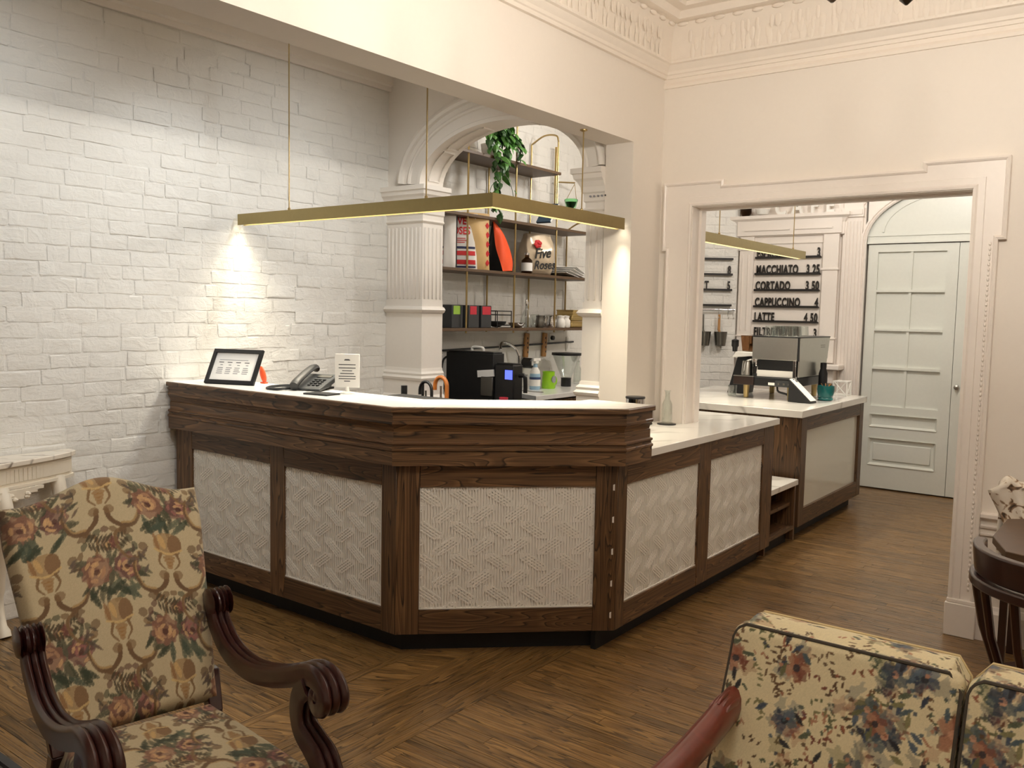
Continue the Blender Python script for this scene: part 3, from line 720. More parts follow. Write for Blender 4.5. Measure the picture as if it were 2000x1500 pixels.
# open shelf unit between the counters
sh = thing('shelf_unit', 'low open shelf unit with marble top between the two counters', 'shelf', (-2.25,5.65,0))
MB().box((-2.6,5.362,0.405),(-1.985,5.925,0.443)).build('marble_top', M['marble'], sh, world=True, bevel=0.003)
for y0 in (5.362, 5.90): MB().box((-2.6,y0,0.02),(-2.0,y0+0.025,0.405)).build('side_panel', M['oak_z'], sh, world=True)
for z0 in (0.095, 0.255): MB().box((-2.6,5.387,z0),(-2.03 if z0 > .2 else -2.0,5.90,z0+0.025)).build('shelf_board', M['oak_y'], sh, world=True)
MB().box((-2.6,5.387,0.12),(-2.58,5.90,0.405)).build('back_panel', M['walnut_dark'], sh, world=True)
MB().box((-2.07,5.387,0.0),(-2.05,5.90,0.095)).build('toe_kick', M['black_matte'], sh, world=True)
# back counter with the coffee machine
bc = thing('back_counter', 'dark wood back counter with glossy white side panel in the cafe', 'counter', (-2.5,6.7,0))
MB().box((-3.30,5.985,0.09),(-2.03,6.01,0.864)).build('end_panel', M['oak_z'], bc, world=True)
for y0, y1 in ((5.985,6.10),(7.40,7.50)): MB().box((-2.03,y0,0.09),(-2.0,y1,0.864)).build('stile', M['oak_z'], bc, world=True, bevel=B_, seg=1)
for z0, z1 in ((0.765,0.864),(0.09,0.21)): MB().box((-2.03,6.10,z0),(-2.001,7.40,z1)).build('rail', M['oak_y'], bc, world=True, bevel=B_, seg=1)
MB().box((-2.04,6.10,0.21),(-2.022,7.40,0.765)).build('glossy_panel', M['panel_gloss'], bc, world=True)
MB().box((-3.30,6.01,0.09),(-2.045,7.48,0.86)).build('carcass', M['walnut_dark'], bc, world=True)
MB().box((-3.2,6.05,0),(-2.07,7.45,0.09)).build('toe_kick', M['black_matte'], bc, world=True)
wt = MB().box((-3.32,5.945,0.864),(-1.985,7.535,0.915)).build('marble_worktop', M['marble'], bevel=0.004)
tag(wt, 'thick white marble worktop under the coffee machine', 'worktop')
# counter under the wall shelves
nk = thing('sink_counter', 'dark wood counter below the brass wall shelves behind the arch', 'counter', (-4.15,6.3,0))
MB().box((-4.43,5.48,0.09),(-3.90,7.2,0.874)).build('cabinet_body', M['walnut_dark'], nk, world=True)
for k in range(3): MB().box((-3.905,5.50+k*0.56,0.11),(-3.885,6.04+k*0.56,0.86)).build('cabinet_door', M['oak_z'], nk, world=True, bevel=0.002)
MB().box((-4.4,5.52,0),(-3.95,7.18,0.09)).build('toe_kick', M['black_matte'], nk, world=True)
wt = MB().prism([(-3.87,5.43),(-3.87,7.22),(-4.44,7.22),(-4.44,5.62),(-4.25,5.60)], 0.874, 0.912).build('white_worktop', M['quartz_white'], bevel=0.003)
tag(wt, 'plain white worktop holding spray bottle and lime jug under the shelves', 'worktop')
dk = thing('dark_cabinet', 'dark low cabinet carrying the black brewer behind the arch', 'cabinet', (-4.05,5.0,0))
MB().box((-4.43,4.64,0.08),(-3.62,5.41,0.86)).build('cabinet_body', M['walnut_dark'], dk, world=True)
for k in range(2): MB().box((-4.42+k*0.40,4.625,0.10),(-4.03+k*0.40,4.64,0.84)).build('cabinet_door', M['black_matte'], dk, world=True, bevel=0.002)
MB().box((-4.44,4.63,0.86),(-3.61,5.42,0.88)).build('cabinet_top', M['black_matte'], dk, world=True, bevel=0.002)
MB().box((-4.40,4.66,0),(-3.66,5.38,0.08)).build('plinth', M['black_matte'], dk, world=True)

# ------------------------------------------------------------------ brass pendants
def pendant(name, label, pts, cables, ztop):
    o = thing(name, label, 'pendant lamp', (pts[0][0], pts[0][1], 2.03), group=None)
    zb, zt, hw = 2.03, 2.094, 0.022
    d0 = (Vector(pts[1])-Vector(pts[0])).normalized()
    MB().sweep(pts, [(-hw,zb),(-hw+0.004,zb),(-hw+0.004,zb+0.02),(hw-0.004,zb+0.02),(hw-0.004,zb),(hw,zb),(hw,zt),(-hw,zt)], flat).build('brass_housing', M['brass'], o, world=True)
    MB().sweep(pts, [(-hw+0.006,zb+0.010),(hw-0.006,zb+0.010),(hw-0.006,zb+0.014),(-hw+0.006,zb+0.014)], flat).build('light_strip', M['led'], o, world=True)
    for (x, y_), zc in zip(cables, ztop):
        c = MB().tube([(x,y_,zt),(x,y_,zc)], 0.0035, 8).build('suspension_rod', M['brass_rod'], o, world=True)
        MB().lathe([(0.004,zt),(0.008,zt),(0.008,zt+0.012),(0.004,zt+0.016)], (x,y_,0), 10).build('grip', M['brass_rod'], c, world=True)
        MB().lathe([(0.0045,zc-0.012),(0.02,zc-0.006),(0.02,zc)], (x,y_,0), 12).build('ceiling_cup', M['brass_rod'], c, world=True)
    return o
pendant('pendant_lamp', 'L shaped brass bar pendant above the reception desk', [(-4.425,3.165),(-2.53,3.165),(-2.53,4.345)], [(-3.98,3.165),(-2.94,3.165),(-2.545,3.95)], [3.22,3.22,2.52])
pendant('pendant_lamp', 'straight brass bar pendant above the coffee machine counter', [(-2.45,5.1),(-2.45,7.16)], [(-2.45,5.5),(-2.45,6.92)], [3.3,3.3])
# ------------------------------------------------------------------ printed fabrics: patterns drawn point by point into a colour attribute
class Ras:
    def __init__(s, w, h, ppm, bg):
        s.ppm = ppm; s.soft = 0.9; s.W, s.H = int(w*ppm), int(h*ppm); s.a = np.empty((s.H, s.W, 3)); s.a[:] = s2l(bg)
        s.a *= rng.normal(1, 0.03, (s.H, s.W, 1))
    def ell(s, x, y, rx, ry, ang, col, jag=0.0, n=6, soft=None):
        soft = soft if soft is not None else s.soft
        R = max(rx, ry)*1.4; i0, i1 = int((x-R)*s.ppm), int((x+R)*s.ppm)+2; j0, j1 = int((y-R)*s.ppm), int((y+R)*s.ppm)+2
        i0, j0 = max(i0, 0), max(j0, 0); i1, j1 = min(i1, s.W), min(j1, s.H)
        if i0 >= i1 or j0 >= j1: return
        X, Y = np.meshgrid((np.arange(i0, i1)+.5)/s.ppm-x, (np.arange(j0, j1)+.5)/s.ppm-y)
        c, d = math.cos(ang), math.sin(ang); U, V = X*c+Y*d, -X*d+Y*c
        r = np.hypot(U/rx, V/ry)
        if jag: r = r*(1+jag*np.sin(n*np.arctan2(V/ry, U/rx)+ang*3))
        m = r < 1; t = s.a[j0:j1, i0:i1]; t[m] = t[m]*(1-soft)+np.array(s2l(col))*soft*rng.normal(1, 0.06, (m.sum(), 1))
    def leaf(s, x, y, L, W, ang, col):
        for k in range(5):
            u = (k-2)/2.5; s.ell(x+math.cos(ang)*u*L/2, y+math.sin(ang)*u*L/2, L*0.2, W/2*(1-0.75*u*u), ang, col)
    def stroke(s, pts, w0, w1, col):
        q = catmull([(p[0], p[1], 0) for p in pts], 10)
        for i, p in enumerate(q):
            w_ = w0+(w1-w0)*i/len(q); s.ell(p.x, p.y, w_, w_, 0, col)
    def samp(s, u, v):
        return s.a[np.clip((v*s.ppm).astype(int), 0, s.H-1), np.clip((u*s.ppm).astype(int), 0, s.W-1)]
def tapestry_raster(w, h):
    K = 1.14; w, h = w/K, h/K; s = Ras(w, h, 900*K, (190,175,142)); s.soft = 0.72; r = random.Random(5)
    GR = [(74,76,54),(62,64,46),(88,86,66),(98,94,72)]; BR = (128,100,66); DB = (108,82,54)
    def bouquet(x, y):
        for k in range(34):
            a = r.uniform(0, 2*PI); d = r.uniform(0.015, 0.078); s.leaf(x+d*math.cos(a)*1.1, y+d*0.78*math.sin(a)+0.005, r.uniform(.026,.044), r.uniform(.010,.017), a+r.uniform(-.5,.5), r.choice(GR))
        for k in range(9):
            a = PI*(0.15+0.7*k/8); s.ell(x+0.075*math.cos(a), y+0.078*math.sin(a)+0.02, .007, .010, a, r.choice([(112,84,50),(96,60,48),GR[0]]))
        for (dx, dy, R, c1, c2) in ((-0.036,0.008,0.036,(180,138,104),(140,96,78)), (0.040,0.006,0.032,(154,102,94),(114,72,68))):
            s.ell(x+dx, y+dy, R, R, 0, c2, 0.08, 9)
            for k in range(14):
                a = r.uniform(0, 6.3); q = r.uniform(0.2,0.8)*R; s.ell(x+dx+q*math.cos(a), y+dy+q*math.sin(a), R*0.28, R*0.12, a+1.57, c1 if r.random() < .6 else (208,168,120))
            s.ell(x+dx, y+dy-.003, R*0.22, R*0.2, 0, (70,34,28))
        s.ell(x+0.004, y+0.062, .020, .016, 0, (112,74,52), .1, 7); s.ell(x+0.004, y+0.06, .009, .007, 0, (206,170,116)); s.ell(x+0.004, y+0.06, .004, .003, 0, (60,34,30))
        for k in range(9): s.leaf(x+r.uniform(-.055,.055), y-0.045+r.uniform(-.014,.01), .044, .017, r.choice((-.6,-1.2,3.7,-1.6,-2.4)), r.choice([(70,82,66),(92,98,78),(54,62,44)]))
        s.ell(x, y-0.093, .036, .030, 0, (160,128,84)); s.ell(x+.018, y-.094, .018, .027, 0, (116,82,52)); s.ell(x-.014, y-.088, .007, .020, .3, (206,170,112)); s.ell(x-.028, y-.09, .005, .024, .2, (140,98,56))
        s.stroke([(x-.034,y-.108),(x,y-.118),(x+.034,y-.108)], .003, .003, (206,176,120))
        for q in range(4): s.ell(x, y-.128-.008*q, .016-.003*q, .006, 0, (150,110,60))
        for sg in (-1, 1):
            s.stroke([(x+sg*.02,y-.118),(x+sg*.026,y-.14),(x+sg*.012,y-.158)], .004, .002, BR)
            s.stroke([(x+sg*.086,y-.13),(x+sg*.092,y-.165),(x+sg*.074,y-.205),(x+sg*.042,y-.212),(x+sg*.018,y-.195),(x+sg*.012,y-.172)], .004, .007, DB)
            s.stroke([(x+sg*.084,y-.135),(x+sg*.088,y-.165),(x+sg*.072,y-.2),(x+sg*.044,y-.207)], .002, .003, (170,140,94)); s.ell(x+sg*.018, y-.172, .013, .011, 0, BR)
            s.stroke([(x+sg*.10,y-.06),(x+sg*.125,y-.075),(x+sg*.122,y-.11),(x+sg*.098,y-.135),(x+sg*.07,y-.13)], .005, .003, BR)
            s.ell(x+sg*.098, y-.064, .015, .013, 0, DB, .15, 5); s.ell(x+sg*.062, y-.105, .012, .011, 0, DB); s.ell(x+sg*.07, y-.125, .011, .009, 0, BR)
            for k in range(9): s.leaf(x+sg*(.058+r.uniform(0,.04)), y-.13+r.uniform(-.03,.02), .022, .008, r.uniform(0,3), r.choice([(96,84,74),(110,92,78),(84,74,60)]))
        for k in range(-5, 6):
            xx = x+k*.009+.004; yy = y-.252+.0006*k*k
            for sg in (-1,1): s.leaf(xx, yy+sg*.011, .021, .007, sg*1.1+(.25 if k > 0 else -.25), (74,64,44))
        s.ell(x+.018, y-.252, .012, .014, 0, (120,70,62), .15, 6)
    PX, PY = 0.34/K, 0.36/K
    for i in range(-2, int(w/PX*2)+3):
        for j in range(-2, int(h/PY)+3):
            bouquet(0.12/K+i*PX/2, 0.62/K+(j-2)*PY-(0 if i % 2 == 0 else PY/2))
    s.ppm = 900
    return s
def chintz_raster(w, h):
    s = Ras(w, h, 800, (224,210,170)); r = random.Random(9)
    BL = [(64,76,92),(50,58,74),(84,98,110),(74,90,96)]; DK = [(44,44,50),(36,36,42)]; GN = [(104,104,70),(84,92,70),(128,122,82)]; RD = [(150,92,66),(124,70,54),(176,126,96)]; BN = [(112,84,56),(92,66,44)]
    for k in range(int(w*h*620)):                                   # sprigs of small leaves
        x, y, a = r.uniform(0,w), r.uniform(0,h), r.uniform(0,6.3); c = r.choice(BN+GN+RD+BN)
        for q in range(r.randint(3,6)):
            xx, yy = x+q*.010*math.cos(a), y+q*.010*math.sin(a); s.leaf(xx+r.uniform(-.006,.006), yy+r.uniform(-.006,.006), r.uniform(.008,.016), .006, a+r.choice((-.9,.9)), c)
    n = int(w*h*58)
    for k in range(n):
        x, y = r.uniform(0,w), r.uniform(0,h); base = r.choice([BL,BL,RD,GN+BL])
        for q in range(r.randint(5,9)):
            s.ell(x+r.gauss(0,.03), y+r.gauss(0,.026), r.uniform(.010,.026), r.uniform(.008,.02), r.uniform(0,3), r.choice(GN+BL+RD), .25, 5, .42)
        R = r.uniform(.020,.032); c = r.choice(base)
        for q in range(6):
            a = q*1.05+r.random(); s.ell(x+R*.6*math.cos(a), y+R*.6*math.sin(a), R*.55, R*.4, a, r.choice(base), .12, 5, .78)
        s.ell(x, y, R*.3, R*.28, 0, r.choice(DK+[(200,150,120)]))
        for q in range(4): s.leaf(x+r.gauss(0,.045), y+r.gauss(0,.04), .026, .012, r.uniform(0,6), r.choice(DK+GN+BL))
        for q in range(8): s.ell(x+r.gauss(0,.055), y+r.gauss(0,.05), .0045, .004, 0, r.choice(RD+BN+BL))
    return s
TAP = tapestry_raster(1.0, 1.0); CHZ = chintz_raster(1.3, 1.1)
def paint(me, u, v, ras):
    c = ras.samp(np.asarray(u), np.asarray(v)); ca = me.color_attributes.new('pattern', 'FLOAT_COLOR', 'POINT')
    ca.data.foreach_set('color', np.concatenate([c, np.ones((len(c),1))], 1).astype(np.float32).ravel())
def pad(name, fn, W, H, step, mat, ras, uo, vo, parent, thick, edge, label=None, back=True):
    """upholstered pad: fn(u, v, d) -> local point; u in 0..W, v in 0..H; d = height off the base plane"""
    nu, nv = int(W/step), int(H/step); us = np.linspace(0, W, nu+1); vv = np.linspace(0, H, nv+1)
    V, UU, VV = [], [], []
    for j, v in enumerate(vv):
        for i, u in enumerate(us):
            e = min(u, W-u, v, H-v); d = thick*(1-max(0, 1-e/edge)**2.6) if e < edge else thick
            d += 0.35*edge*math.sin(PI*u/W)*math.sin(PI*v/H)*0.5
            V.append(fn(u, v, d)); UU.append(u+uo); VV.append(v+vo)
    w_ = nu+1; F = [(j*w_+i, j*w_+i+1, (j+1)*w_+i+1, (j+1)*w_+i) for j in range(nv) for i in range(nu)]
    rim = [i for i in range(w_)]+[w_*(j+1)-1 for j in range(1, nv+1)]+[nv*w_+i for i in range(nu-1,-1,-1)]+[w_*j for j in range(nv-1,0,-1)]
    o = len(V)
    for i in rim:
        u, v = us[i % w_], vv[i//w_]; V.append(fn(u, v, -0.02 if back else 0)); UU.append(u+uo+.01); VV.append(v+vo+.01)
    n = len(rim); F += [(rim[(k+1)%n], rim[k], o+k, o+(k+1)%n) for k in range(n)]+[tuple(o+k for k in range(n-1,-1,-1))]
    me = bpy.data.meshes.new(name); me.from_pydata([tuple(p) for p in V], [], F); me.polygons.foreach_set('use_smooth', [True]*len(F))
    paint(me, UU, VV, ras); me.update()
    return link(name, me, M[mat], parent, label=label)

# ------------------------------------------------------------------ armchair in the left foreground
ac = thing('armchair', 'high-backed armchair in tapestry fabric with carved dark scroll arms', 'armchair', (-2.097,1.209,0), math.radians(-11.84))
Bb, Bt = Vector((-0.058,0,0.433)), Vector((-0.36,0,1.0)); bd = (Bt-Bb).normalized(); bn = Vector((bd.z,0,-bd.x))
def backf(u, v, d):
    t = u/0.54-0.5; Hc = (Bt-Bb).length
    topz = Hc - 0.012 + 0.072*math.exp(-(t/0.27)**2) + 0.006*max(0, abs(t)-0.40)/0.1
    k = v/Hc; hw = 0.217+0.053*min(1, k*1.2)
    return Bb + bd*(k*topz) + Vector((0, 2*t*hw, 0)) + bn*(d-0.03)
pad('backrest', backf, 0.54, (Bt-Bb).length, 0.0023, 'tapestry', TAP, 0.04, 0.06, ac, 0.03, 0.035)
rb = MB().grid(lambda a, b: backf(0.01+a*0.52, 0.01+b*0.62, -0.052), 12, 12); rb.grid(lambda a, b: backf(0.01+a*0.52, 0.01+b*0.62, -0.02), 12, 12)
me = rb.mesh('back_cover', True); n_ = len(me.vertices); paint(me, np.array([v.co.y+0.3 for v in me.vertices]), np.array([v.co.z*0.8 for v in me.vertices]), TAP); link('back_cover', me, M['tapestry'], ac)
def seatf(u, v, d):
    x = -0.088+v; t = u/0.54-0.5; hw = 0.205+0.06*min(1, v/0.5)
    return Vector((x+0.03*(1-4*t*t)*(v/0.58), 2*t*hw, 0.352+d))
pad('seat_cushion', seatf, 0.54, 0.58, 0.0032, 'tapestry', TAP, 0.02, 0.2, ac, 0.078, 0.06)
sr = MB()
sr.prism([(-0.08,-0.20),(0.44,-0.25),(0.47,0),(0.44,0.25),(-0.08,0.20)], 0.28, 0.35); sr.build('seat_rail', M['mahogany'], ac, bevel=0.008)
def arm_profile(w_, t_):
    """reeded cross-section: across x thick"""
    p = [(-w_/2,-t_/2),(w_/2,-t_/2),(w_/2,t_*0.25)]
    for k in range(3):
        c = w_/2-w_*(k+0.5)/3
        for a in (40, 90, 140): p.append((c+w_/6*0.95*math.cos(math.radians(a)), t_*0.25+t_*0.28*math.sin(math.radians(a))))
        if k < 2: p.append((c-w_/6, t_*0.2))
    return p+[(-w_/2,t_*0.25)]
def ribbon(path, ws, ts, side, flare=None):
    """path in the x-z plane at y = side; the reeded face points to the left of travel (up on the arm)"""
    q = catmull([(p[0], p[1], 0) for p in path], 8); n = len(q); vs = []; m = None
    W = np.interp(np.linspace(0,1,n), np.linspace(0,1,len(ws)), ws); T = np.interp(np.linspace(0,1,n), np.linspace(0,1,len(ts)), ts)
    Fl = np.interp(np.linspace(0,1,n), np.linspace(0,1,len(flare)), flare) if flare else np.zeros(n)
    for i in range(n):
        t = (q[min(i+1,n-1)]-q[max(i-1,0)]).normalized(); nr = Vector((-t.y, t.x, 0)); pr = arm_profile(W[i], T[i]); m = len(pr)
        for a, b in pr: c = q[i]+nr*b; vs.append((c.x, side+a+Fl[i]*(1 if side > 0 else -1), c.y))
    fs = [(i*m+k, i*m+(k+1)%m, (i+1)*m+(k+1)%m, (i+1)*m+k) for i in range(n-1) for k in range(m)]+[tuple(range(m-1,-1,-1)), tuple(range((n-1)*m, n*m))]
    return MB().add(vs, fs)
for sg in (-1, 1):
    a = ribbon([(-0.20,0.69),(-0.155,0.668),(-0.115,0.615),(-0.03,0.567),(0.09,0.556),(0.22,0.580),(0.33,0.618),(0.40,0.648),(0.452,0.660),(0.498,0.650),(0.517,0.623),(0.507,0.598),(0.480,0.588),(0.458,0.601),(0.458,0.620),(0.474,0.626)],
        [0.05,0.055,0.055,0.055,0.06,0.066,0.072,0.07,0.06,0.05], [0.044,0.046,0.048,0.050,0.052,0.048,0.040,0.036,0.034,0.030], sg*0.245, [0,0,0.01,0.014,0.012,0.01,0.01])
    arm = a.build('armrest', M['mahogany'], ac, smooth=True, ang=50)
    vo = MB(); ellipsoid(vo, (0.482, sg*0.255, 0.619), (0.027,0.034,0.027), 14, 8); vo.build('volute_eye', M['mahogany'], arm, smooth=True)
    kn = MB(); ellipsoid(kn, (-0.165, sg*0.25, 0.675), (0.048,0.034,0.042), 14, 8)
    for k in range(5): ellipsoid(kn, (-0.155, sg*0.25+(k-2)*0.014, 0.682), (0.046,0.007,0.042), 8, 6)
    kn.build('carved_knob', M['mahogany'], arm, smooth=True)
    ribbon([(0.43,0.625),(0.392,0.592),(0.378,0.545),(0.392,0.505),(0.44,0.482),(0.482,0.462),(0.508,0.425),(0.505,0.38),(0.47,0.34),(0.45,0.30)],
        [0.055,0.055,0.052,0.055,0.06,0.06,0.06,0.06], [0.05,0.05,0.05,0.052,0.058,0.06,0.06,0.06], sg*0.25).build('arm_support', M['mahogany'], ac, smooth=True, ang=50)
    MB().lathe([(0.028,0.0),(0.034,0.02),(0.034,0.05),(0.02,0.07),(0.03,0.12),(0.034,0.18),(0.022,0.22),(0.032,0.25),(0.032,0.31)], (0.44,sg*0.235,0), 14).build('leg', M['mahogany'], ac, smooth=True)
    m = MB(); m.hexa([(-0.30+dx, sg*0.20+dy, 0) for dx, dy in ((-.02,-.02),(.02,-.02),(.02,.02),(-.02,.02))], [(-0.08+dx, sg*0.205+dy, 0.39) for dx, dy in ((-.025,-.02),(.02,-.02),(.02,.02),(-.025,.02))])
    m.hexa([(-0.08+dx, sg*0.205+dy, 0.39) for dx, dy in ((-.025,-.02),(.02,-.02),(.02,.02),(-.025,.02))], [(-0.115+dx, sg*0.213+dy, 0.50) for dx, dy in ((-.025,-.02),(.01,-.02),(.01,.02),(-.025,.02))])
    m.build('leg', M['mahogany'], ac, bevel=0.004)
MB().tube([(0.44,-0.235,0.10),(0.1,-0.10,0.12),(0.1,0.10,0.12),(0.44,0.235,0.10)], 0.016, 10).tube([(-0.27,-0.2,0.08),(0.1,-0.1,0.12)], 0.015, 8).tube([(-0.27,0.2,0.08),(0.1,0.1,0.12)], 0.015, 8).build('stretcher', M['mahogany'], ac, smooth=True)

# ------------------------------------------------------------------ sofa in the right foreground (its back cushions face the camera)
so = thing('sofa', 'cream floral sofa with piped back cushions and reddish wooden arms', 'sofa', (-0.04,1.85,0))
def cush(x0, x1, uo):
    W, H = x1-x0, 0.46; y0, lean = 0.17, 0.20      # top front edge at world y 2.02
    def f(u, v, d):
        r = 0.03; z = 0.80-H+v
        cx = min(u, W-u)
        if v > H-r and cx < r: z -= (r-math.sqrt(max(0, r*r-(r-cx)**2)))*((v-(H-r))/r)
        return Vector((x0+u-so.location.x, y0-lean*(H-v)/H-d, z))
    o = pad('back_cushion', f, W, H, 0.0026, 'chintz', CHZ, uo, 0.1, so, 0.012, 0.02)
    # boxing: the strip round the top and sides
    bx = MB(); ln = [(x0+0.004,0.40),(x0+0.004,0.765),(x0+0.03,0.797),(x1-0.03,0.797),(x1-0.004,0.765),(x1-0.004,0.40)]; n = 0; V, F, UU, VV = [], [], [], []
    path = []
    for (a, b), (c, d) in zip(ln[:-1], ln[1:]):
        k = max(1, int(math.hypot(c-a, d-b)/0.003)); path += [(a+(c-a)*i/k, b+(d-b)*i/k) for i in range(k)]
    path.append(ln[-1]); nd = 36; s_ = 0
    for i, (x, z) in enumerate(path):
        if i: s_ += math.hypot(x-path[i-1][0], z-path[i-1][1])
        yb = y0-lean*(0.80-z)/0.46
        for j in range(nd+1):
            t = j/nd; bul = 0.010*math.sin(PI*t)
            nx, nz = (0, 1) if x0+0.02 < x < x1-0.02 else ((-1, 0) if x < (x0+x1)/2 else (1, 0))
            V.append((x+nx*bul*0.3-so.location.x, yb+t*0.115, z+nz*bul)); UU.append(0.1+(s_*0.9+uo) % 0.9); VV.append(0.75+t*0.115)
    F = [(i*(nd+1)+j, i*(nd+1)+j+1, (i+1)*(nd+1)+j+1, (i+1)*(nd+1)+j) for i in range(len(path)-1) for j in range(nd)]
    me = bpy.data.meshes.new('boxing'); me.from_pydata(V, [], F); me.polygons.foreach_set('use_smooth', [True]*len(F)); paint(me, UU, VV, CHZ); link('boxing', me, M['chintz'], o)
    pp = [(x-so.location.x, y0-lean*(0.80-z)/0.46-0.004, z+0.001) for x, z in ln]
    MB().tube([pp[0]]+[pp[1]]+[tuple((Vector(pp[1])*(1-t)+Vector(pp[2])*t)+Vector((-0.004*math.sin(PI*t),0,0.004*math.sin(PI*t)))) for t in (.3,.6)]+pp[2:], 0.0045, 6).build('piping', M['piping'], o, smooth=True)
    MB().tube([(p[0], p[1]+0.118, p[2]) for p in pp], 0.0045, 6).build('piping', M['piping_light'], o, smooth=True)
simple('piping', (70,62,52), 0.8); simple('piping_light', (206,186,140), 0.8)
for k, (a, b) in enumerate(((-0.815,-0.302),(-0.296,0.215),(0.221,0.73))): cush(a, b, 0.02+0.31*k)
MB().hexa([(-0.78,0.09,.33),(0.78,0.09,.33),(0.78,0.16,.33),(-0.78,0.16,.33)], [(-0.78,0.275,.745),(0.78,0.275,.745),(0.78,0.33,.745),(-0.78,0.33,.745)]).build('back_frame', M['back_cloth'] if 'back_cloth' in M else simple('back_cloth', (206,186,140), 0.85), so, bevel=0.02)
for k, (a, b) in enumerate(((-0.80,-0.302),(-0.296,0.215),(0.221,0.72))):
    def sf(u, v, d, a=a): return Vector((a+u-so.location.x, -0.56+v, 0.30+d))
    pad('seat_cushion', sf, b-a, 0.52, 0.012, 'chintz', CHZ, 0.05+0.3*k, 0.3, so, 0.11, 0.05)
MB().box((-0.78,-0.56,0.20),(0.78,0.12,0.30)).build('seat_frame', M['red_mahogany'], so, bevel=0.01)
for sg, xw in ((-1,-0.785),(1,0.70)):
    x = xw-so.location.x
    p = catmull([(x,0.16,0.618),(x,0.09,0.622),(x,-0.04,0.604),(x,-0.18,0.590),(x,-0.33,0.586),(x,-0.42,0.562),(x,-0.44,0.515)], 8)
    m = MB(); vs = []; n = len(p)
    for i, c in enumerate(p):
        t = (p[min(i+1,n-1)]-p[max(i-1,0)]).normalized(); up = Vector((0,-t.z,t.y)) if abs(t.y) > .1 else Vector((0,-1,0)); up = up if up.z >= 0 or abs(t.y) < .5 else -up
        k = i/n; w_, h_ = 0.022+0.010*math.sin(PI*min(1, k*1.2)), (0.046*(1-k)+0.022*k)
        for a in range(12):
            an = 2*PI*a/12; vs.append(c+Vector((w_*math.cos(an),0,0))+up*(h_*math.sin(an)))
    m.add(vs, [(i*12+k, i*12+(k+1)%12, (i+1)*12+(k+1)%12, (i+1)*12+k) for i in range(n-1) for k in range(12)]+[tuple(range(11,-1,-1)), tuple(range((n-1)*12, n*12))])
    am_ = m.build('armrest', M['red_mahogany'], so, smooth=True)
    lv = MB()
    for k in range(5): ellipsoid(lv, (x+(k-2)*0.010, 0.06, 0.652-abs(k-2)*0.007), (0.006,0.06,0.011), 6, 6)
    lv.build('carved_leaf', M['red_mahogany'], am_, smooth=True)
    MB().tube(catmull([(x,-0.42,0.53),(x,-0.36,0.45),(x,-0.40,0.36),(x,-0.44,0.27)], 6), 0.022, 10).build('arm_post', M['red_mahogany'], so, smooth=True)
    for yy in (-0.5, 0.26): MB().lathe([(0.016,0),(0.024,0.03),(0.02,0.1),(0.032,0.2),(0.034,0.26)], (x-sg*0.04,yy-0.02,0), 12).build('leg', M['red_mahogany'], so, smooth=True)

# ------------------------------------------------------------------ white console table with marble top by the brick wall
co = thing('console_table', 'white carved console table with veined marble top against the brick wall', 'table', (-4.3,1.5,0))
tp = [(-4.435,0.86),(-4.435,2.14),(-4.37,2.14),(-4.325,2.08),(-4.27,1.95),(-4.21,1.74),(-4.15,1.60),(-4.13,1.5),(-4.15,1.40),(-4.21,1.26),(-4.27,1.05),(-4.325,0.92),(-4.37,0.86)]
q = catmull([(x,y_,0) for x,y_ in tp[2:]], 5); top = [tp[0]]+[(p.x,p.y) for p in reversed(q)]+[tp[1]]
MB().prism(top, 0.79, 0.815).build('marble_top', M['console_marble'], co, world=True, bevel=0.004)
ins = lambda k: [(-4.435,0.86+k)]+[(min(p.x-k, -4.13), min(max(p.y,0.86+k),2.14-k)) for p in reversed(q)]+[(-4.435,2.14-k)]
MB().prism(ins(0.02), 0.70, 0.79).build('apron', M['console_white'], co, world=True)
MB().prism(ins(0.008), 0.685, 0.70).build('apron_bead', M['console_white'], co, world=True)
cv = MB(); flt = MB(); pts_ = [p for p in reversed(q)]
for i in range(len(pts_)-1):
    for t in (0, .5):
        p = pts_[i]*(1-t)+pts_[i+1]*t
        if 0.9 < p.y < 2.1: flt.box((p.x-0.03,p.y-0.008,0.715),(p.x-0.014,p.y+0.008,0.775))
flt.build('apron_fluting', M['console_white'], co, world=True, kind='stuff')
n = 24
for i in range(n):
    t = i/(n-1); yy = 1.10+0.8*t; xx = -4.155-0.35*(yy-1.5)**2*1.3; dz = 0.075*math.sin(PI*t)
    cv.box((xx-0.02,yy-0.018,0.685-0.012-dz),(xx-0.004,yy+0.018,0.688))
    if i % 2 and dz > .02:
        for kk in range(3): ellipsoid(cv, (xx-0.004, yy+random.uniform(-.01,.01), 0.685-0.02-random.random()*dz*0.8), (0.012,0.014,0.011), 6, 4)
cv.build('carved_skirt', M['console_white'], co, world=True, smooth=True, ang=30)
for yy in (0.96, 2.03):
    MB().tube(catmull([(-4.34,yy,0.70),(-4.31,yy,0.58),(-4.35,yy,0.35),(-4.37,yy,0.15),(-4.33,yy,0.0)], 6), [0.036]*3+[0.034]*6+[0.026]*8+[0.020]*6+[0.03]*2, 10).build('leg', M['console_white'], co, world=True, smooth=True)
for yy in (1.28, 1.72):
    MB().tube(catmull([(-4.22,yy,0.69),(-4.17,yy,0.58),(-4.24,yy,0.35),(-4.27,yy,0.15),(-4.22,yy,0.0)], 6), [0.036]*3+[0.034]*6+[0.026]*8+[0.020]*6+[0.03]*2, 10).build('leg', M['console_white'], co, world=True, smooth=True)

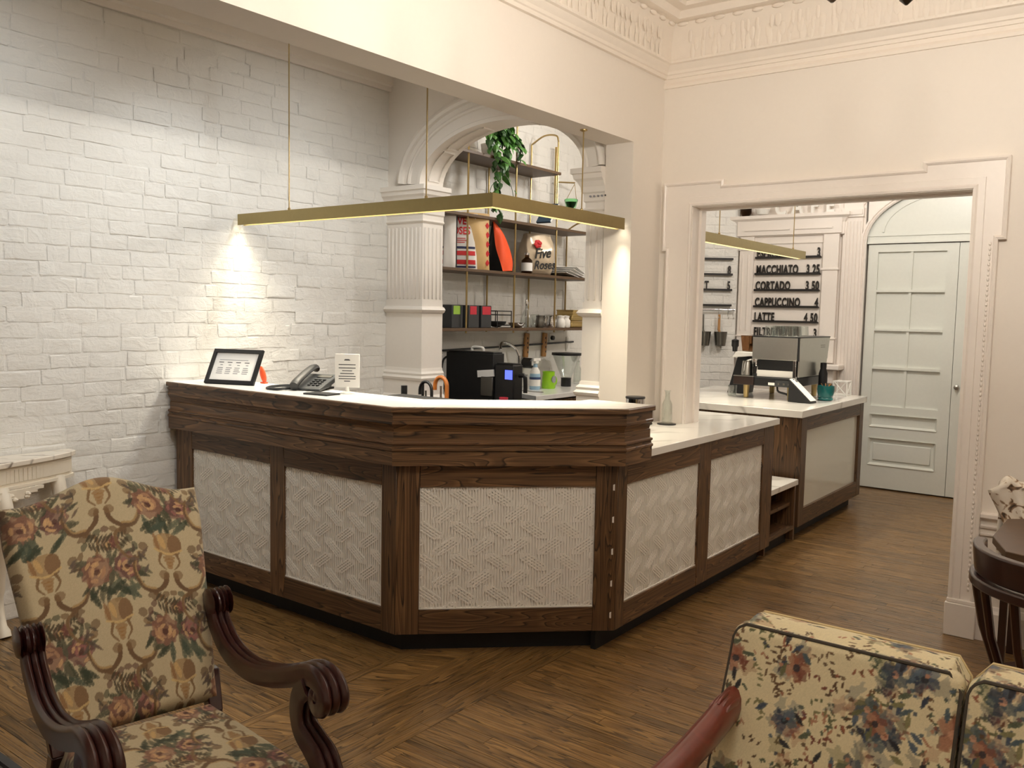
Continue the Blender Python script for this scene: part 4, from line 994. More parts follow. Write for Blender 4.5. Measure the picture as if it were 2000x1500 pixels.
# ------------------------------------------------------------------ low table with leaflets, bottom left corner
lt = thing('side_table', 'low grey side table with black rim beside the armchair', 'table', (-2.25,0.62,0))
MB().box((-2.44,0.33,0.385),(-2.04,0.90,0.40)).build('table_top', M['terracotta_grey'], lt, world=True)
MB().sweep([(-2.44,0.33),(-2.04,0.33),(-2.04,0.90),(-2.44,0.90)], [(0,0.375),(-0.02,0.375),(-0.024,0.395),(-0.02,0.412),(0,0.412)], flat, closed=True).build('rim', M['black_plastic'], lt, world=True)
for x in (-2.42,-2.06):
    for yy in (0.35,0.88): MB().box((x-0.015,yy-0.015,0),(x+0.015,yy+0.015,0.385)).build('leg', M['black_plastic'], lt, world=True, bevel=0.003)
def sheet(name, c, sz, rz, z, mat, label, cat='leaflet', group=None, t=0.003):
    ca_, sa_ = math.cos(rz), math.sin(rz)
    o = MB().obox((c[0],c[1],z+t/2), (ca_,sa_,0), (-sa_,ca_,0), (0,0,1), (sz[0],sz[1],t)).build(name, M[mat])
    return tag(o, label, cat, group)
sheet('leaflet', (-2.17,0.80), (0.10,0.07), 0.3, 0.400, 'card_blue', 'blue card lying on low side table by the armchair')
sheet('leaflet', (-2.10,0.845), (0.10,0.06), 0.5, 0.400, 'card_maroon', 'maroon card lying on low side table by the armchair')
# ------------------------------------------------------------------ dark bentwood chair, table and cloth on the right
dc = thing('wooden_chair', 'dark bentwood chair with slatted curved back beside the doorway', 'chair', (-0.17,3.02,0), math.radians(8))
def ringpts(r, a0, a1, z, n=20, zr=0): return [(r*math.cos(math.radians(a0+(a1-a0)*i/n)), r*math.sin(math.radians(a0+(a1-a0)*i/n)), z+zr*math.sin(PI*i/n)) for i in range(n+1)]
rl = MB(); A = ringpts(0.275, 165, 375, 0, 26); Bp = ringpts(0.245, 165, 375, 0, 26)
vs = [];
for (ax, ay, _), (bx_, by_, _) in zip(A, Bp): vs += [(ax,ay,0.79),(bx_,by_,0.79),(bx_*1.02,by_*1.02,0.875),(ax*1.03,ay*1.03,0.875)]
m_ = len(A); rl.add(vs, [(i*4+k, i*4+(k+1)%4, (i+1)*4+(k+1)%4, (i+1)*4+k) for i in range(m_-1) for k in range(4)]+[(3,2,1,0), tuple(range((m_-1)*4, m_*4))])
rl.build('top_rail', M['dark_bentwood'], dc, bevel=0.006)
hr = MB(); A = ringpts(0.288, 158, 382, 0, 26); vs = []
for ax, ay, _ in A: vs += [(ax,ay,0.755),(ax*0.86,ay*0.86,0.755),(ax*0.86,ay*0.86,0.785),(ax,ay,0.785)]
hr.add(vs, [(i*4+k, i*4+(k+1)%4, (i+1)*4+(k+1)%4, (i+1)*4+k) for i in range(m_-1) for k in range(4)]+[(3,2,1,0), tuple(range((m_-1)*4, m_*4))]); hr.build('arm_bow', M['dark_bentwood'], dc, bevel=0.005)
for k in range(8):
    a = math.radians(180+k*180/7); p0 = Vector((0.27*math.cos(a),0.27*math.sin(a),0.77)); p1 = Vector((0.19*math.cos(a),0.19*math.sin(a),0.46))
    tt = Vector((-math.sin(a),math.cos(a),0)); mid = (p0+p1)/2+Vector((math.cos(a),math.sin(a),0))*0.012
    MB().tube([p0,mid,p1], [0.014,0.012,0.012], 8).build('spindle', M['dark_bentwood'], dc, smooth=True)
MB().lathe([(0.01,0.43),(0.205,0.43),(0.22,0.445),(0.215,0.462),(0.17,0.455),(0.01,0.45)], n=28).build('seat', M['dark_bentwood'], dc, smooth=True)
for a in (45,135,225,315):
    c, s_ = math.cos(math.radians(a)), math.sin(math.radians(a)); MB().tube([(0.15*c,0.15*s_,0.44),(0.19*c,0.19*s_,0.22),(0.235*c,0.235*s_,0.0)], [0.02,0.018,0.015], 10).build('leg', M['dark_bentwood'], dc, smooth=True)
MB().tube(ringpts(0.185,0,360,0.2,24)[:-1], 0.011, 8, closed=True).build('leg_ring', M['dark_bentwood'], dc, smooth=True)
ct = thing('cafe_table', 'brown wooden table with clipped corners beside the cafe doorway', 'table', (-0.1,3.85,0))
MB().prism([(-0.487,3.66),(-0.414,3.44),(-0.30,3.40),(0.15,3.40),(0.28,3.5),(0.28,4.02),(0.15,4.12),(-0.38,4.12),(-0.487,4.02)], 0.72, 0.75).build('table_top', M['shelf_wood'], ct, world=True, bevel=0.003)
MB().lathe([(0.24,0),(0.24,0.02),(0.05,0.05),(0.035,0.1),(0.035,0.66),(0.12,0.70),(0.12,0.72)], (-0.1,3.85,0), 20).build('pedestal', M['black_plastic'], ct, world=True, smooth=True)
def printed(name):
    t = NT(name); v = t.coords((1,1,1)); n1 = t.noise(v, 16, 2, 0.5, 1.2); n2 = t.noise(v, 30, 2)
    t.set(t.mix(t.ramp(n2, [(0.62, 0), (0.66, 0.7)]), t.ramp(n1, [(0.36, s2l((70,58,48))), (0.43, s2l((150,120,92))), (0.47, s2l((226,216,200))), (0.7, s2l((232,224,212)))]), s2l((160,130,100))), 0.8); return t.m
printed('print_cloth')
cc = thing('covered_chair', 'chair draped in crumpled white and brown printed cloth behind the table', 'chair', (-0.36,4.36,0))
def clothf(a, b):
    x = -0.56+0.42*a; w_ = 0.018*math.sin(17*a+5*b)+0.014*math.sin(31*a-9*b)+0.010*math.sin(23*b)
    if b < 0.45: t = b/0.45; return (x+0.03*math.sin(9*b)*(1-a)*2-0.02*(1-t)*0, 4.26-0.05*(1-t)+w_, 0.40+0.43*t+0.03*math.sin(6*a)*t)
    if b < 0.55: t = (b-0.45)/0.1; return (x, 4.26+0.06*t+w_*0.5, 0.83+0.025*math.sin(PI*t)+0.03*math.sin(6*a)+0.02*math.sin(21*a))
    t = (b-0.55)/0.45; return (x, 4.32+0.05*t+w_, 0.83-0.40*t+0.03*math.sin(6*a)*(1-t))
mcl = MB().grid(clothf, 40, 60); ocl = mcl.build('draped_cloth', M['print_cloth'], cc, world=True, smooth=True, ang=80); ocl.modifiers.new('thickness','SOLIDIFY').thickness = 0.004
MB().box((-0.53,4.27,0.42),(-0.17,4.305,0.815)).build('back_panel', M['dark_bentwood'], cc, world=True); MB().box((-0.53,4.27,0.42),(-0.17,4.62,0.45)).build('seat', M['dark_bentwood'], cc, world=True)
for x in (-0.51,-0.19):
    for yy in (4.29,4.60): MB().box((x-0.015,yy-0.015,0),(x+0.015,yy+0.015,0.42)).build('leg', M['dark_bentwood'], cc, world=True)

# ------------------------------------------------------------------ chandelier just above the frame
ch = thing('chandelier', 'dark bronze chandelier hanging from the lounge ceiling at the top edge', 'chandelier', (-0.54,2.2,2.28))
MB().lathe([(0.003,2.278),(0.016,2.29),(0.02,2.31),(0.01,2.33),(0.03,2.36),(0.05,2.40),(0.04,2.45),(0.015,2.48),(0.02,2.56),(0.035,2.60),(0.012,2.66),(0.010,3.2),(0.06,3.24),(0.06,3.27)], (-0.54,2.2,0), 16).build('stem', M['bronze'], ch, world=True, smooth=True)
for k in range(6):
    a = math.radians(136+60*k); d = Vector((math.cos(a),math.sin(a),0)); o_ = Vector((-0.54,2.2,0))
    arm = MB().tube(catmull([o_+d*0.03+Vector((0,0,2.42)), o_+d*0.12+Vector((0,0,2.385)), o_+d*0.25+Vector((0,0,2.40)), o_+d*0.34+Vector((0,0,2.43))], 6), 0.009, 8).build('arm', M['bronze'], ch, world=True, smooth=True)
    e = o_+d*0.345
    MB().lathe([(0.004,2.40),(0.018,2.412),(0.022,2.43),(0.046,2.445),(0.056,2.475),(0.056,2.505),(0.052,2.505),(0.05,2.475),(0.015,2.452),(0.014,2.50)], (e.x,e.y,0), 14).build('candle_cup', M['bronze'], arm, world=True, smooth=True)  # cup sides raised to cut off the bulb's light towards the floor
    MB().lathe([(0.008,2.50),(0.02,2.525),(0.022,2.545),(0.012,2.575),(0.003,2.59)], (e.x,e.y,0), 8).build('bulb', M['bulb'], arm, world=True, smooth=True)
# ------------------------------------------------------------------ things on the reception desk
ZT = 1.1306
pf = thing('picture_frame', 'black picture frame with printed white notice leaning on reception desk', 'picture frame', (-4.045,2.815,ZT), math.radians(19.5))
fw_, fh_ = 0.312, 0.207; ang = math.radians(29); ca_, sa_ = math.cos(ang), math.sin(ang)
tilt = lambda x, z, h: (x, z*sa_-h*ca_, z*ca_+h*sa_)
MB().sweep([(-fw_/2,0),(fw_/2,0),(fw_/2,fh_),(-fw_/2,fh_)], [(0,0),(0,0.014),(0.02,0.016),(0.021,0.004),(0.021,0)], tilt, closed=True).build('frame', M['black_plastic'], pf)
MB().prism([(-fw_/2+.015,.015),(fw_/2-.015,.015),(fw_/2-.015,fh_-.015),(-fw_/2+.015,fh_-.015)], 0.001, 0.005, tilt).build('notice', M['paper'], pf)
pr = MB(); pd = MB()
for c in range(4):
    x0 = -0.105+c*0.054
    pd.prism([(x0,0.128),(x0+0.03,0.128),(x0+0.03,0.132),(x0,0.132)], 0.005, 0.0056, tilt)
    for r_ in range(5):
        if r_ == 0: a, b = x0+0.012, x0+0.028
        else: a, b = x0, x0+random.uniform(.028,.042)
        z_ = 0.112-r_*0.011-(0.006 if r_ else 0); pr.prism([(a,z_),(b,z_),(b,z_+0.004),(a,z_+0.004)], 0.005, 0.0056, tilt)
pr.prism([(-0.105,0.143),(0.075,0.143),(0.075,0.146),(-0.105,0.146)], 0.005, 0.0056, tilt)
pr.build('print', M['print_grey'], pf); pd.build('print', M['print_dark'], pf)
MB().prism([(-0.02,0.02),(0.02,0.02),(0.02,0.15),(-0.02,0.15)], -0.003, 0.0, tilt).hexa([(-.03,.15,0),(.03,.15,0),(.03,.154,0),(-.03,.154,0)], [tilt(-.02,.15,0),tilt(.02,.15,0),tilt(.02,.152,-.004),tilt(-.02,.152,-.004)]).build('easel_leg', M['black_plastic'], pf)

ph = thing('telephone', 'black desk telephone with raised handset on the reception desk', 'telephone', (-3.53,2.97,ZT), math.radians(20))
prof = [(-0.10,0.012),(0.10,0.075),(0.105,0.068),(0.09,0.045),(0.0,0.014),(-0.09,0.0)]
side = lambda x, z, h: (h, x, z)
MB().prism(prof, -0.085, 0.085, side).build('base', M['charcoal'], ph, bevel=0.006)
MB().box((-0.06,0.02,0.0),(0.06,0.10,0.012)).box((-0.05,0.075,0.012),(0.05,0.09,0.05)).build('foot', M['black_plastic'], ph, bevel=0.003)
hs = catmull([(-0.055,-0.112,0.022),(-0.055,-0.085,0.045),(-0.055,0.0,0.083),(-0.055,0.07,0.106),(-0.055,0.105,0.104)], 6); V=[]
for i, c in enumerate(hs):
    k = i/(len(hs)-1); w_ = 0.026; h_ = 0.012+0.010*(abs(2*k-1)**2)
    for a in range(10): V.append((c.x+w_*math.cos(2*PI*a/10), c.y-0.3*h_*math.sin(2*PI*a/10), c.z+h_*math.sin(2*PI*a/10)))
n = len(hs); MB().add(V, [(i*10+k, i*10+(k+1)%10, (i+1)*10+(k+1)%10, (i+1)*10+k) for i in range(n-1) for k in range(10)]+[tuple(range(9,-1,-1)), tuple(range((n-1)*10, n*10))]).build('handset', M['black_plastic'], ph, smooth=True)
for r_ in range(4):
    for c in range(3):
        y0 = -0.055+r_*0.024; z0 = 0.012+(y0+0.10)*0.315
        MB().cbox((0.0+c*0.024, y0, z0+0.002), (0.016,0.014,0.006)).build('key', M['black_matte'], ph, bevel=0.002)
MB().obox((0.025,0.062,0.064), (1,0,0), (0,1,0.315), (0,-0.315,1), (0.08,0.03,0.004)).build('display', M['dark_steel'], ph)
cd_ = MB().tube(catmull([(-3.66,2.96,ZT+0.008),(-3.70,2.93,ZT+0.012),(-3.74,2.87,ZT+0.008),(-3.70,2.80,ZT+0.006),(-3.62,2.785,ZT+0.006),(-3.585,2.82,ZT+0.010),(-3.60,2.89,ZT+0.008)], 10), 0.0075, 8).build('handset_cord', M['black_plastic'], smooth=True)
tag(cd_, 'black coiled handset cord looped on the desk beside the telephone', 'cord')
tb = MB().obox((-3.30,2.82,ZT+0.004), (1,0.15,0), (-0.15,1,0), (0,0,1), (0.15,0.10,0.008)).build('tablet', M['black_plastic'], bevel=0.002); tag(tb, 'flat black tablet lying on the desk in front of the telephone', 'tablet')
sg_ = thing('sign_card', 'white upright card sign with printed lines on foot on reception desk', 'sign', (-3.26,2.95,ZT), math.radians(35))
MB().lathe([(0.035,0),(0.035,0.004),(0.012,0.012),(0.008,0.035)], n=18).build('foot', M['white_plastic'], sg_, smooth=True)
MB().box((-0.062,-0.004,0.03),(0.062,0.004,0.198)).build('card', M['white_plastic'], sg_, bevel=0.002)
pm = MB()
for z0, w_ in ((0.165,.03),(0.168,.022),(0.142,.085),(0.126,.085),(0.112,.05),(0.098,.07),(0.084,.085),(0.072,.085),(0.060,.03)): pm.box((-w_/2,-0.0048,z0),(w_/2,-0.004,z0+0.004))
pm.build('print', M['print_dark'], sg_)
oh = thing('plastic_tag', 'orange oval plastic tag standing at the back edge of reception desk', 'tag', (-4.0,3.0,ZT))
ellipsoid(*(lambda m: (m, (0,0,0.048), (0.022,0.012,0.05), 16, 10, Matrix.Rotation(math.radians(-22),4,'Y')))(MBo := MB())); MBo.build('oval_body', M['orange_plastic'], oh, smooth=True)
MB().box((-0.01,-0.012,0),(0.03,0.012,0.008)).build('foot', M['orange_plastic'], oh, bevel=0.002)
rp = thing('receipt_printer', 'low black printer behind the raised top of the reception desk', 'printer', (-2.98,3.16,0.74))
MB().box((-3.20,3.05,0.742),(-2.74,3.27,1.10)).build('housing', M['black_plastic'], rp, world=True, bevel=0.008)
MB().box((-3.18,3.06,1.10),(-2.76,3.26,1.116)).build('lid', M['black_matte'], rp, world=True, bevel=0.004)
us = thing('umbrella_stand', 'tall black umbrella stand behind the reception desk', 'umbrella stand', (-3.35,3.6,0))
MB().lathe([(0.14,0),(0.15,0.01),(0.16,0.70),(0.15,0.70),(0.14,0.02),(0.01,0.02)], (-3.35,3.6,0), 24).build('bin', M['black_plastic'], us, world=True, smooth=True)
MB().lathe([(0.158,0.69),(0.166,0.70),(0.158,0.71)], (-3.35,3.6,0), 24).build('rim', M['black_plastic'], us, world=True, smooth=True)
def umbrella(x, y_, label, hook, mat, zt, r=0.013):
    o = thing('umbrella', label, 'umbrella', (x,y_,0.03), group=None)
    MB().lathe([(0.004,0.03),(0.02,0.12),(0.032,0.62),(0.02,0.86),(0.008,0.88)], (x,y_,0), 12).build('furled_canopy', M['black_matte'], o, world=True, smooth=True)
    MB().tube([(x,y_,0.86),(x,y_,zt-0.05)], 0.006, 8).build('shaft', M['steel'], o, world=True)
    if hook: pts = [(x+hook*0.045,y_,1.0),(x+hook*0.045,y_,zt-0.05)]+[(x+hook*0.045*math.cos(a), y_, zt-0.05+0.05*math.sin(a)) for a in [PI*k/10 for k in range(1,10)]]+[(x-hook*0.045,y_,zt-0.05),(x-hook*0.045,y_,zt-0.075)]
    else: pts = [(x,y_,1.0),(x,y_,zt)]
    MB().tube(pts, r, 10).build('handle', M[mat], o, world=True, smooth=True)
    return o
umbrella(-3.45, 3.55, 'umbrella with thick straight black handle in the stand behind the desk', 0, 'black_plastic', 1.125, 0.018)
umbrella(-3.39, 3.64, 'umbrella with thin straight black handle in the stand behind the desk', 0, 'black_matte', 1.138, 0.008)
umbrella(-3.33, 3.60, 'umbrella with black hooked handle in the stand behind the desk', 1, 'black_plastic', 1.152, 0.009)
umbrella(-3.27, 3.66, 'umbrella with tan cane hooked handle in the stand behind the desk', 1, 'cane', 1.178, 0.012)

# ------------------------------------------------------------------ brass wall shelves through the arch
SX0, SX1 = -4.44, -4.14
ws_ = thing('brass_shelves', 'brass rod wall shelves with dark wood boards seen through the arch', 'shelf', (-4.3,5.8,1.4))
for z, y0, y1 in ((1.428,4.64,6.72),(1.865,4.64,6.66),(2.265,4.64,6.60),(2.72,4.75,6.10)):
    MB().box((SX0,y0,z-0.022),(SX1,y1,z)).build('shelf_board', M['shelf_wood'], ws_, world=True, bevel=0.002)
for k, y_ in enumerate((4.92,5.50,6.07,6.64)):
    zt = 3.3 if k < 2 else (2.97 if k == 2 else 2.30)
    MB().tube([(-4.155,y_,1.39),(-4.155,y_,zt)], 0.0075, 8).build('front_rod', M['brass_rod'], ws_, world=True, smooth=True)
    MB().tube([(-4.43,y_,1.39),(-4.43,y_,zt)], 0.0075, 8).build('rear_rod', M['brass_rod'], ws_, world=True, smooth=True)
    if k >= 2: MB().tube(catmull([(-4.155,y_,zt),(-4.18,y_,zt+0.05),(-4.30,y_,zt+0.06),(-4.43,y_,zt)], 5), 0.0075, 8).build('top_bend', M['brass_rod'], ws_, world=True, smooth=True)
MB().tube([(-4.40,6.40,2.40),(-4.40,6.40,3.0)], 0.014, 8).tube([(-4.40,6.40,2.70),(-4.32,6.58,2.71)], 0.007, 8).build('lamp_pole', M['brass_rod'], ws_, world=True, smooth=True)
gp = thing('glass_planter', 'pale green glass bowl hanging from brass bracket beside the shelves', 'planter', (-4.32,6.53,2.45))
MB().lathe([(0.012,0.0),(0.045,0.04),(0.062,0.10),(0.058,0.11),(0.04,0.05),(0.008,0.01)], n=16).build('bowl', M['green_glass'], gp, smooth=True)
MB().lathe([(0.005,0.012),(0.035,0.05),(0.05,0.085),(0.003,0.09)], n=12).build('moss', M['leaf_pale'], gp, smooth=True)
MB().tube([(0,0.05,0.25),(0.055,0.0,0.105)], 0.0025, 5).tube([(0,0.05,0.25),(-0.055,0,0.105)], 0.0025, 5).build('hanger', M['brass_rod'], gp)
# trailing plant
pp_ = thing('trailing_plant', 'trailing green pothos in a pot on the highest brass shelf', 'plant', (-4.26,5.30,2.72))
MB().lathe([(0.05,0),(0.06,0.01),(0.075,0.11),(0.07,0.11),(0.055,0.02)], n=18).build('pot', M['white_plastic'], pp_, smooth=True)
MB().lathe([(0.003,0.098),(0.068,0.10)], n=16, cap=False).build('soil', M['soil'], pp_)
def leafmesh(L, W):
    vs = [(0,0,0),(L*.25,W*.5,-.004),(L*.6,W*.42,-.008),(L,0,-.02),(L*.6,-W*.42,-.008),(L*.25,-W*.5,-.004),(L*.3,0,.006),(L*.65,0,.002)]
    return vs, [(0,6,1),(1,6,7,2),(2,7,3),(0,5,6),(5,4,7,6),(4,3,7)]
lmes = []
for k, mt in enumerate(('leaf_green','leaf_dark','leaf_green','leaf_dark')):
    vs, fs = leafmesh(0.075+.012*(k % 3), 0.055); me = bpy.data.meshes.new('leaf'); me.from_pydata(vs, [], fs); me.materials.append(M[mt]); lmes.append(me)
r = random.Random(3)
vines = [[(0.03,0.0,0.12),(0.10,0.02,0.16),(0.13,0.03,0.05),(0.12,0.0,-0.10),(0.11,-0.03,-0.28),(0.12,-0.06,-0.42)],
         [(0.02,-0.03,0.12),(0.09,-0.08,0.14),(0.14,-0.10,0.0),(0.13,-0.10,-0.16),(0.14,-0.09,-0.33)],
         [(0.0,0.03,0.12),(0.08,0.10,0.20),(0.13,0.16,0.16),(0.13,0.20,0.02)], [(0.03,0.02,0.12),(0.06,0.06,0.24),(0.10,0.09,0.22),(0.13,0.12,0.08)],
         [(0.0,-0.02,0.12),(0.06,-0.06,0.22),(0.11,-0.14,0.18),(0.13,-0.18,0.05)], [(0,0,0.12),(0.04,0.04,0.26),(0.09,0.02,0.26),(0.14,0.0,0.12)],
         [(0.12,0.0,-0.10),(0.13,0.10,-0.20),(0.14,0.13,-0.32)], [(0.12,-0.02,-0.16),(0.14,-0.14,-0.22),(0.14,-0.17,-0.27)]]
for vi, v in enumerate(vines):
    q = catmull(v, 6); MB().tube(q, 0.0025, 5).build('vine', M['leaf_dark'], pp_, smooth=True)
    step = 1 if vi < 6 else 4
    for i, c in enumerate(q[3::step]):
        for rep in range(2 if (vi not in (6,7) and i < 14) else 1):
            o = link('leaf', lmes[r.randrange(4)], None, pp_); o.location = c+Vector((r.uniform(-.01,.025),r.uniform(-.025,.025),r.uniform(-.015,.015)))
            o.rotation_euler = (r.uniform(-.6,.6), r.uniform(0.4,1.5), r.uniform(-1.3,1.3)); s_ = r.uniform(.7,1.15)*(0.6 if vi > 5 else 1); o.scale = (s_,s_,s_)
# bags
def bag(name, label, c, w_, d_, h_, mat, rz=0, lean=0.0, puff=1.0, seed=0, top=0.35, parent_z=None):
    o = thing(name, label, 'bag', c, rz); rr = random.Random(seed); ph_ = [rr.uniform(0,6) for _ in range(8)]
    def f(a, b):
        t = 2*PI*a; k = math.sin(PI*min(1, max(0.0, 0.12+0.88*b)))**0.5 if b < 0.5 else 1-(1-top)*((b-0.5)/0.5)**1.8
        ex = 0.55; cx = math.copysign(abs(math.cos(t))**ex, math.cos(t)); sy = math.copysign(abs(math.sin(t))**ex, math.sin(t))
        wr = 1+0.05*math.sin(3*t+ph_[0]+6*b)+0.035*math.sin(7*t+ph_[1]-9*b)+0.03*math.sin(14*b+ph_[2]+2*t)
        ww = w_/2*(0.82+0.18*math.sin(PI*min(1,b*1.1)))
        return (d_/2*k*puff*sy*wr + lean*b*h_, ww*cx*(1+0.02*math.sin(9*b+ph_[3])), h_*b*(1+0.02*math.sin(5*t+ph_[4])))
    m = MB().grid(f, 40, 24, closed_u=True); m.f.append(tuple(range(39,-1,-1))); m.f.append(tuple(24*40+k for k in range(40)))
    m.build('bag_body', M[mat], o, smooth=True, ang=80); return o, f
def bagtext(o, body, size, y_, z, x, mat, sx=1.0, lean=0.0, shear=0, rot=0.0, bold=0.0):
    """flat print on the +x side of a bag (reads along +y)"""
    vs, fs = text_mesh(body, size, 0.0006, sx, shear, 'CENTER', bold=bold); c, s_ = math.cos(rot), math.sin(rot)
    MB().add([(x+lean*(z+p[0]*s_+p[1]*c)+p[2], y_+p[0]*c-p[1]*s_, z+p[0]*s_+p[1]*c) for p in vs], fs).build('lettering', M[mat], o, fix=False)
def flatpillow(name, label, c, w_, h_, d_, mat, rz, lean, mat2=None, ear=0.0):
    """a filled flat bag standing on its edge: w along local y, thickness along local x"""
    o = thing(name, label, 'bag', c, rz)
    def f(a, b, sgn=1):
        y_ = (a-.5)*w_*(1-0.06*math.sin(PI*b)); t = (math.sin(PI*a)**0.45)*(math.sin(PI*(0.06+0.90*b))**0.55)
        return (sgn*d_/2*t*(1+0.06*math.sin(9*a+5*b)+.05*math.sin(13*b))+lean*b*h_, y_, h_*b*(1-ear*(1-abs(2*a-1))*0.0)+ear*abs(2*a-1)*b)
    MB().grid(lambda a,b: f(a,b,1), 20, 20).build('front_face', M[mat], o, smooth=True, ang=80)
    MB().grid(lambda a,b: f(1-a,b,-1), 20, 20).build('back_face', M[mat2 or mat], o, smooth=True, ang=80)
    return o, f
ZM = 1.866
b1, f1 = flatpillow('flour_bag', 'white flour bag with red lettering and red and navy stripes leaning on shelf', (-4.26,4.945,ZM), 0.28, 0.41, 0.10, 'bag_white', math.radians(-48), -0.10)
def stripe(o, f, b0, b1_, mat, off=0.003, a0=0.04, a1=0.96):
    MB().grid(lambda a, b: (lambda p: (p[0]+off, p[1], p[2]))(f(a0+(a1-a0)*a, b0+(b1_-b0)*b, 1)), 14, 3).build('stripe', M[mat], o, smooth=True)
for b0, b1_, mt in ((0.36,0.40,'navy_print'),(0.24,0.32,'red_print'),(0.08,0.16,'red_print'),(0.02,0.05,'navy_print')): stripe(b1, f1, b0, b1_, mt)
b0_, f0_ = flatpillow('flour_bag', 'narrow white bag with dark edge leaning leftmost on the middle shelf', (-4.22,4.80,ZM), 0.10, 0.38, 0.06, 'bag_white', math.radians(-52), -0.06)
MB().tube([f0_(0.97, k/10, 0.3) for k in range(11)], 0.007, 6).build('dark_edge', M['black_matte'], b0_, smooth=True)
def pillowtext(o, f, body, size, h_, bz, mat, sx=0.8, w_=0.27, ac=0.5, bold=0.0, shear=0.0):
    vs, fs = text_mesh(body, size, 0.0, sx, shear, 'CENTER', bold=bold); out = []
    for p in vs:
        a = min(0.98, max(0.02, ac+p[0]/w_)); b = min(0.98, max(0.02, bz+p[1]/h_)); q_ = f(a, b, 1); out.append((q_[0]+0.006+p[2], q_[1], q_[2]))
    MB().add(out, fs).build('lettering', M[mat], o, fix=False)
pillowtext(b1, f1, 'FIVE', 0.075, 0.40, 0.80, 'red_print', 0.8, bold=0.002); pillowtext(b1, f1, 'ROSES', 0.075, 0.40, 0.62, 'red_print', 0.8, bold=0.002)
for k, w_ in enumerate((.10,.13,.09)): MB().grid(lambda a, b, k=k, w_=w_: (lambda p: (p[0]+.004,p[1],p[2]))(f1(0.5-w_/.54+w_/.27*a, 0.50+0.035*(1-k)+0.014*b, 1)), 6, 1).build('small_print', M['red_print'], b1)
b2, f2 = flatpillow('paper_bag', 'tan paper bag with column of red diamonds on shelf', (-4.20,5.07,ZM), 0.24, 0.42, 0.11, 'bag_tan', math.radians(-24), -0.03)
for k in range(5):
    p = f2(0.86, 0.12+0.165*k, 1); s_ = 0.022
    MB().add([(p[0]+.006,p[1]-s_*.8,p[2]),(p[0]+.006,p[1],p[2]-s_*1.2),(p[0]+.006,p[1]+s_*.8,p[2]),(p[0]+.006,p[1],p[2]+s_*1.2)], [(0,1,2,3)]).build('red_diamond', M['red_print'], b2)
b3 = thing('cushion_bag', 'bright orange pointed bag with black side leaning on shelf', 'bag', (-4.21,5.385,ZM), math.radians(-51.6))
def wedge(E0, E1, bul):
    """surface between two edge curves (top to bottom), bulging towards local +x"""
    q0, q1 = catmull(E0, 6), catmull(E1, 6)
    return lambda a, b: (lambda p, t: (p.x+bul*math.sin(PI*a)*(math.sin(PI*min(1,0.15+b*0.8)))+0.006*math.sin(9*b+6*a), p.y, p.z))(q0[min(len(q0)-1,round(b*(len(q0)-1)))].lerp(q1[min(len(q1)-1,round(b*(len(q1)-1)))], a), b)
ridge = [(0.055,-0.063,0.385),(0.07,-0.052,0.29),(0.07,-0.036,0.18),(0.065,0.0,0.07),(0.06,0.02,0.002)]
rgt = [(0.05,-0.055,0.385),(0.02,0.015,0.30),(-0.03,0.065,0.20),(-0.045,0.098,0.09),(-0.03,0.095,0.01)]
lft = [(0.05,-0.068,0.38),(-0.02,-0.085,0.28),(-0.05,-0.10,0.18),(-0.06,-0.115,0.08),(-0.05,-0.112,0.002)]
MB().grid(wedge(ridge, rgt, 0.03), 12, 24).build('orange_face', M['bag_orange'], b3, smooth=True, ang=80)
MB().grid(wedge(lft, ridge, 0.01), 10, 24).build('black_side', M['black_matte'], b3, smooth=True, ang=80)
MB().grid(wedge(rgt, lft, -0.02), 10, 24).build('back_face', M['black_matte'], b3, smooth=True, ang=80)
b4, f4 = bag('foil_bag', 'crumpled shiny beige bag with red emblem and black script on shelf', (-4.25,5.92,ZM), 0.30, 0.20, 0.33, 'bag_silver', math.radians(-22), 0.0, 1.0, 4, 0.45)
bagtext(b4, 'Five', 0.115, -0.005, 0.135, 0.112, 'black_matte', 0.85, -0.03, 0.35, 0.10, 0.002); bagtext(b4, 'Roses', 0.10, 0.01, 0.045, 0.112, 'black_matte', 0.85, -0.03, 0.35, 0.06, 0.002)
em_ = MB()
for k in range(7): ellipsoid(em_, (0.103+0.002*k, -0.055+0.018*math.cos(k*1.1), 0.245+0.02*math.sin(k*1.1)), (0.006,0.02,0.017), 8, 5)
em_.build('red_emblem', M['red_print'], b4, smooth=True)
def bottle(label, c, r, h, mat, cap='black_plastic', lab=None, name='bottle', cat='bottle', neck=0.4):
    o = thing(name, label, cat, c)
    MB().lathe([(r*.9,0),(r,0.006),(r,h*.62),(r*.85,h*.68),(r*neck,h*.78),(r*neck,h*.92)], n=16).build('body', M[mat], o, smooth=True)
    MB().lathe([(r*neck*1.15,h*.90),(r*neck*1.15,h),(r*.1,h)], n=12).build('cap', M[cap], o, smooth=True)
    if lab: MB().lathe([(r*1.015,h*.12),(r*1.015,h*.52)], n=16, cap=False).build('paper_label', M[lab], o, smooth=True)
    return o
bottle('dark bottle behind the orange bag on the shelf', (-4.30,5.60,ZM), 0.042, 0.17, 'brown_glass', 'chrome')
bottle('dark bottle with pale label beside the crumpled beige bag', (-4.19,5.71,ZM), 0.045, 0.165, 'brown_glass', 'chrome', 'paper')
hp = MB(); o_hp = thing('sprig_vase', 'thin green sprig standing in a small pot behind the bottles', 'plant', (-4.36,5.56,ZM))
MB().lathe([(0.03,0),(0.036,0.09),(0.03,0.09)], n=12).build('pot', M['soil'], o_hp, smooth=True); MB().tube([(0,0,0.07),(0.01,0.01,0.2),(0,0.02,0.33)], 0.003, 5).build('stem', M['leaf_green'], o_hp)
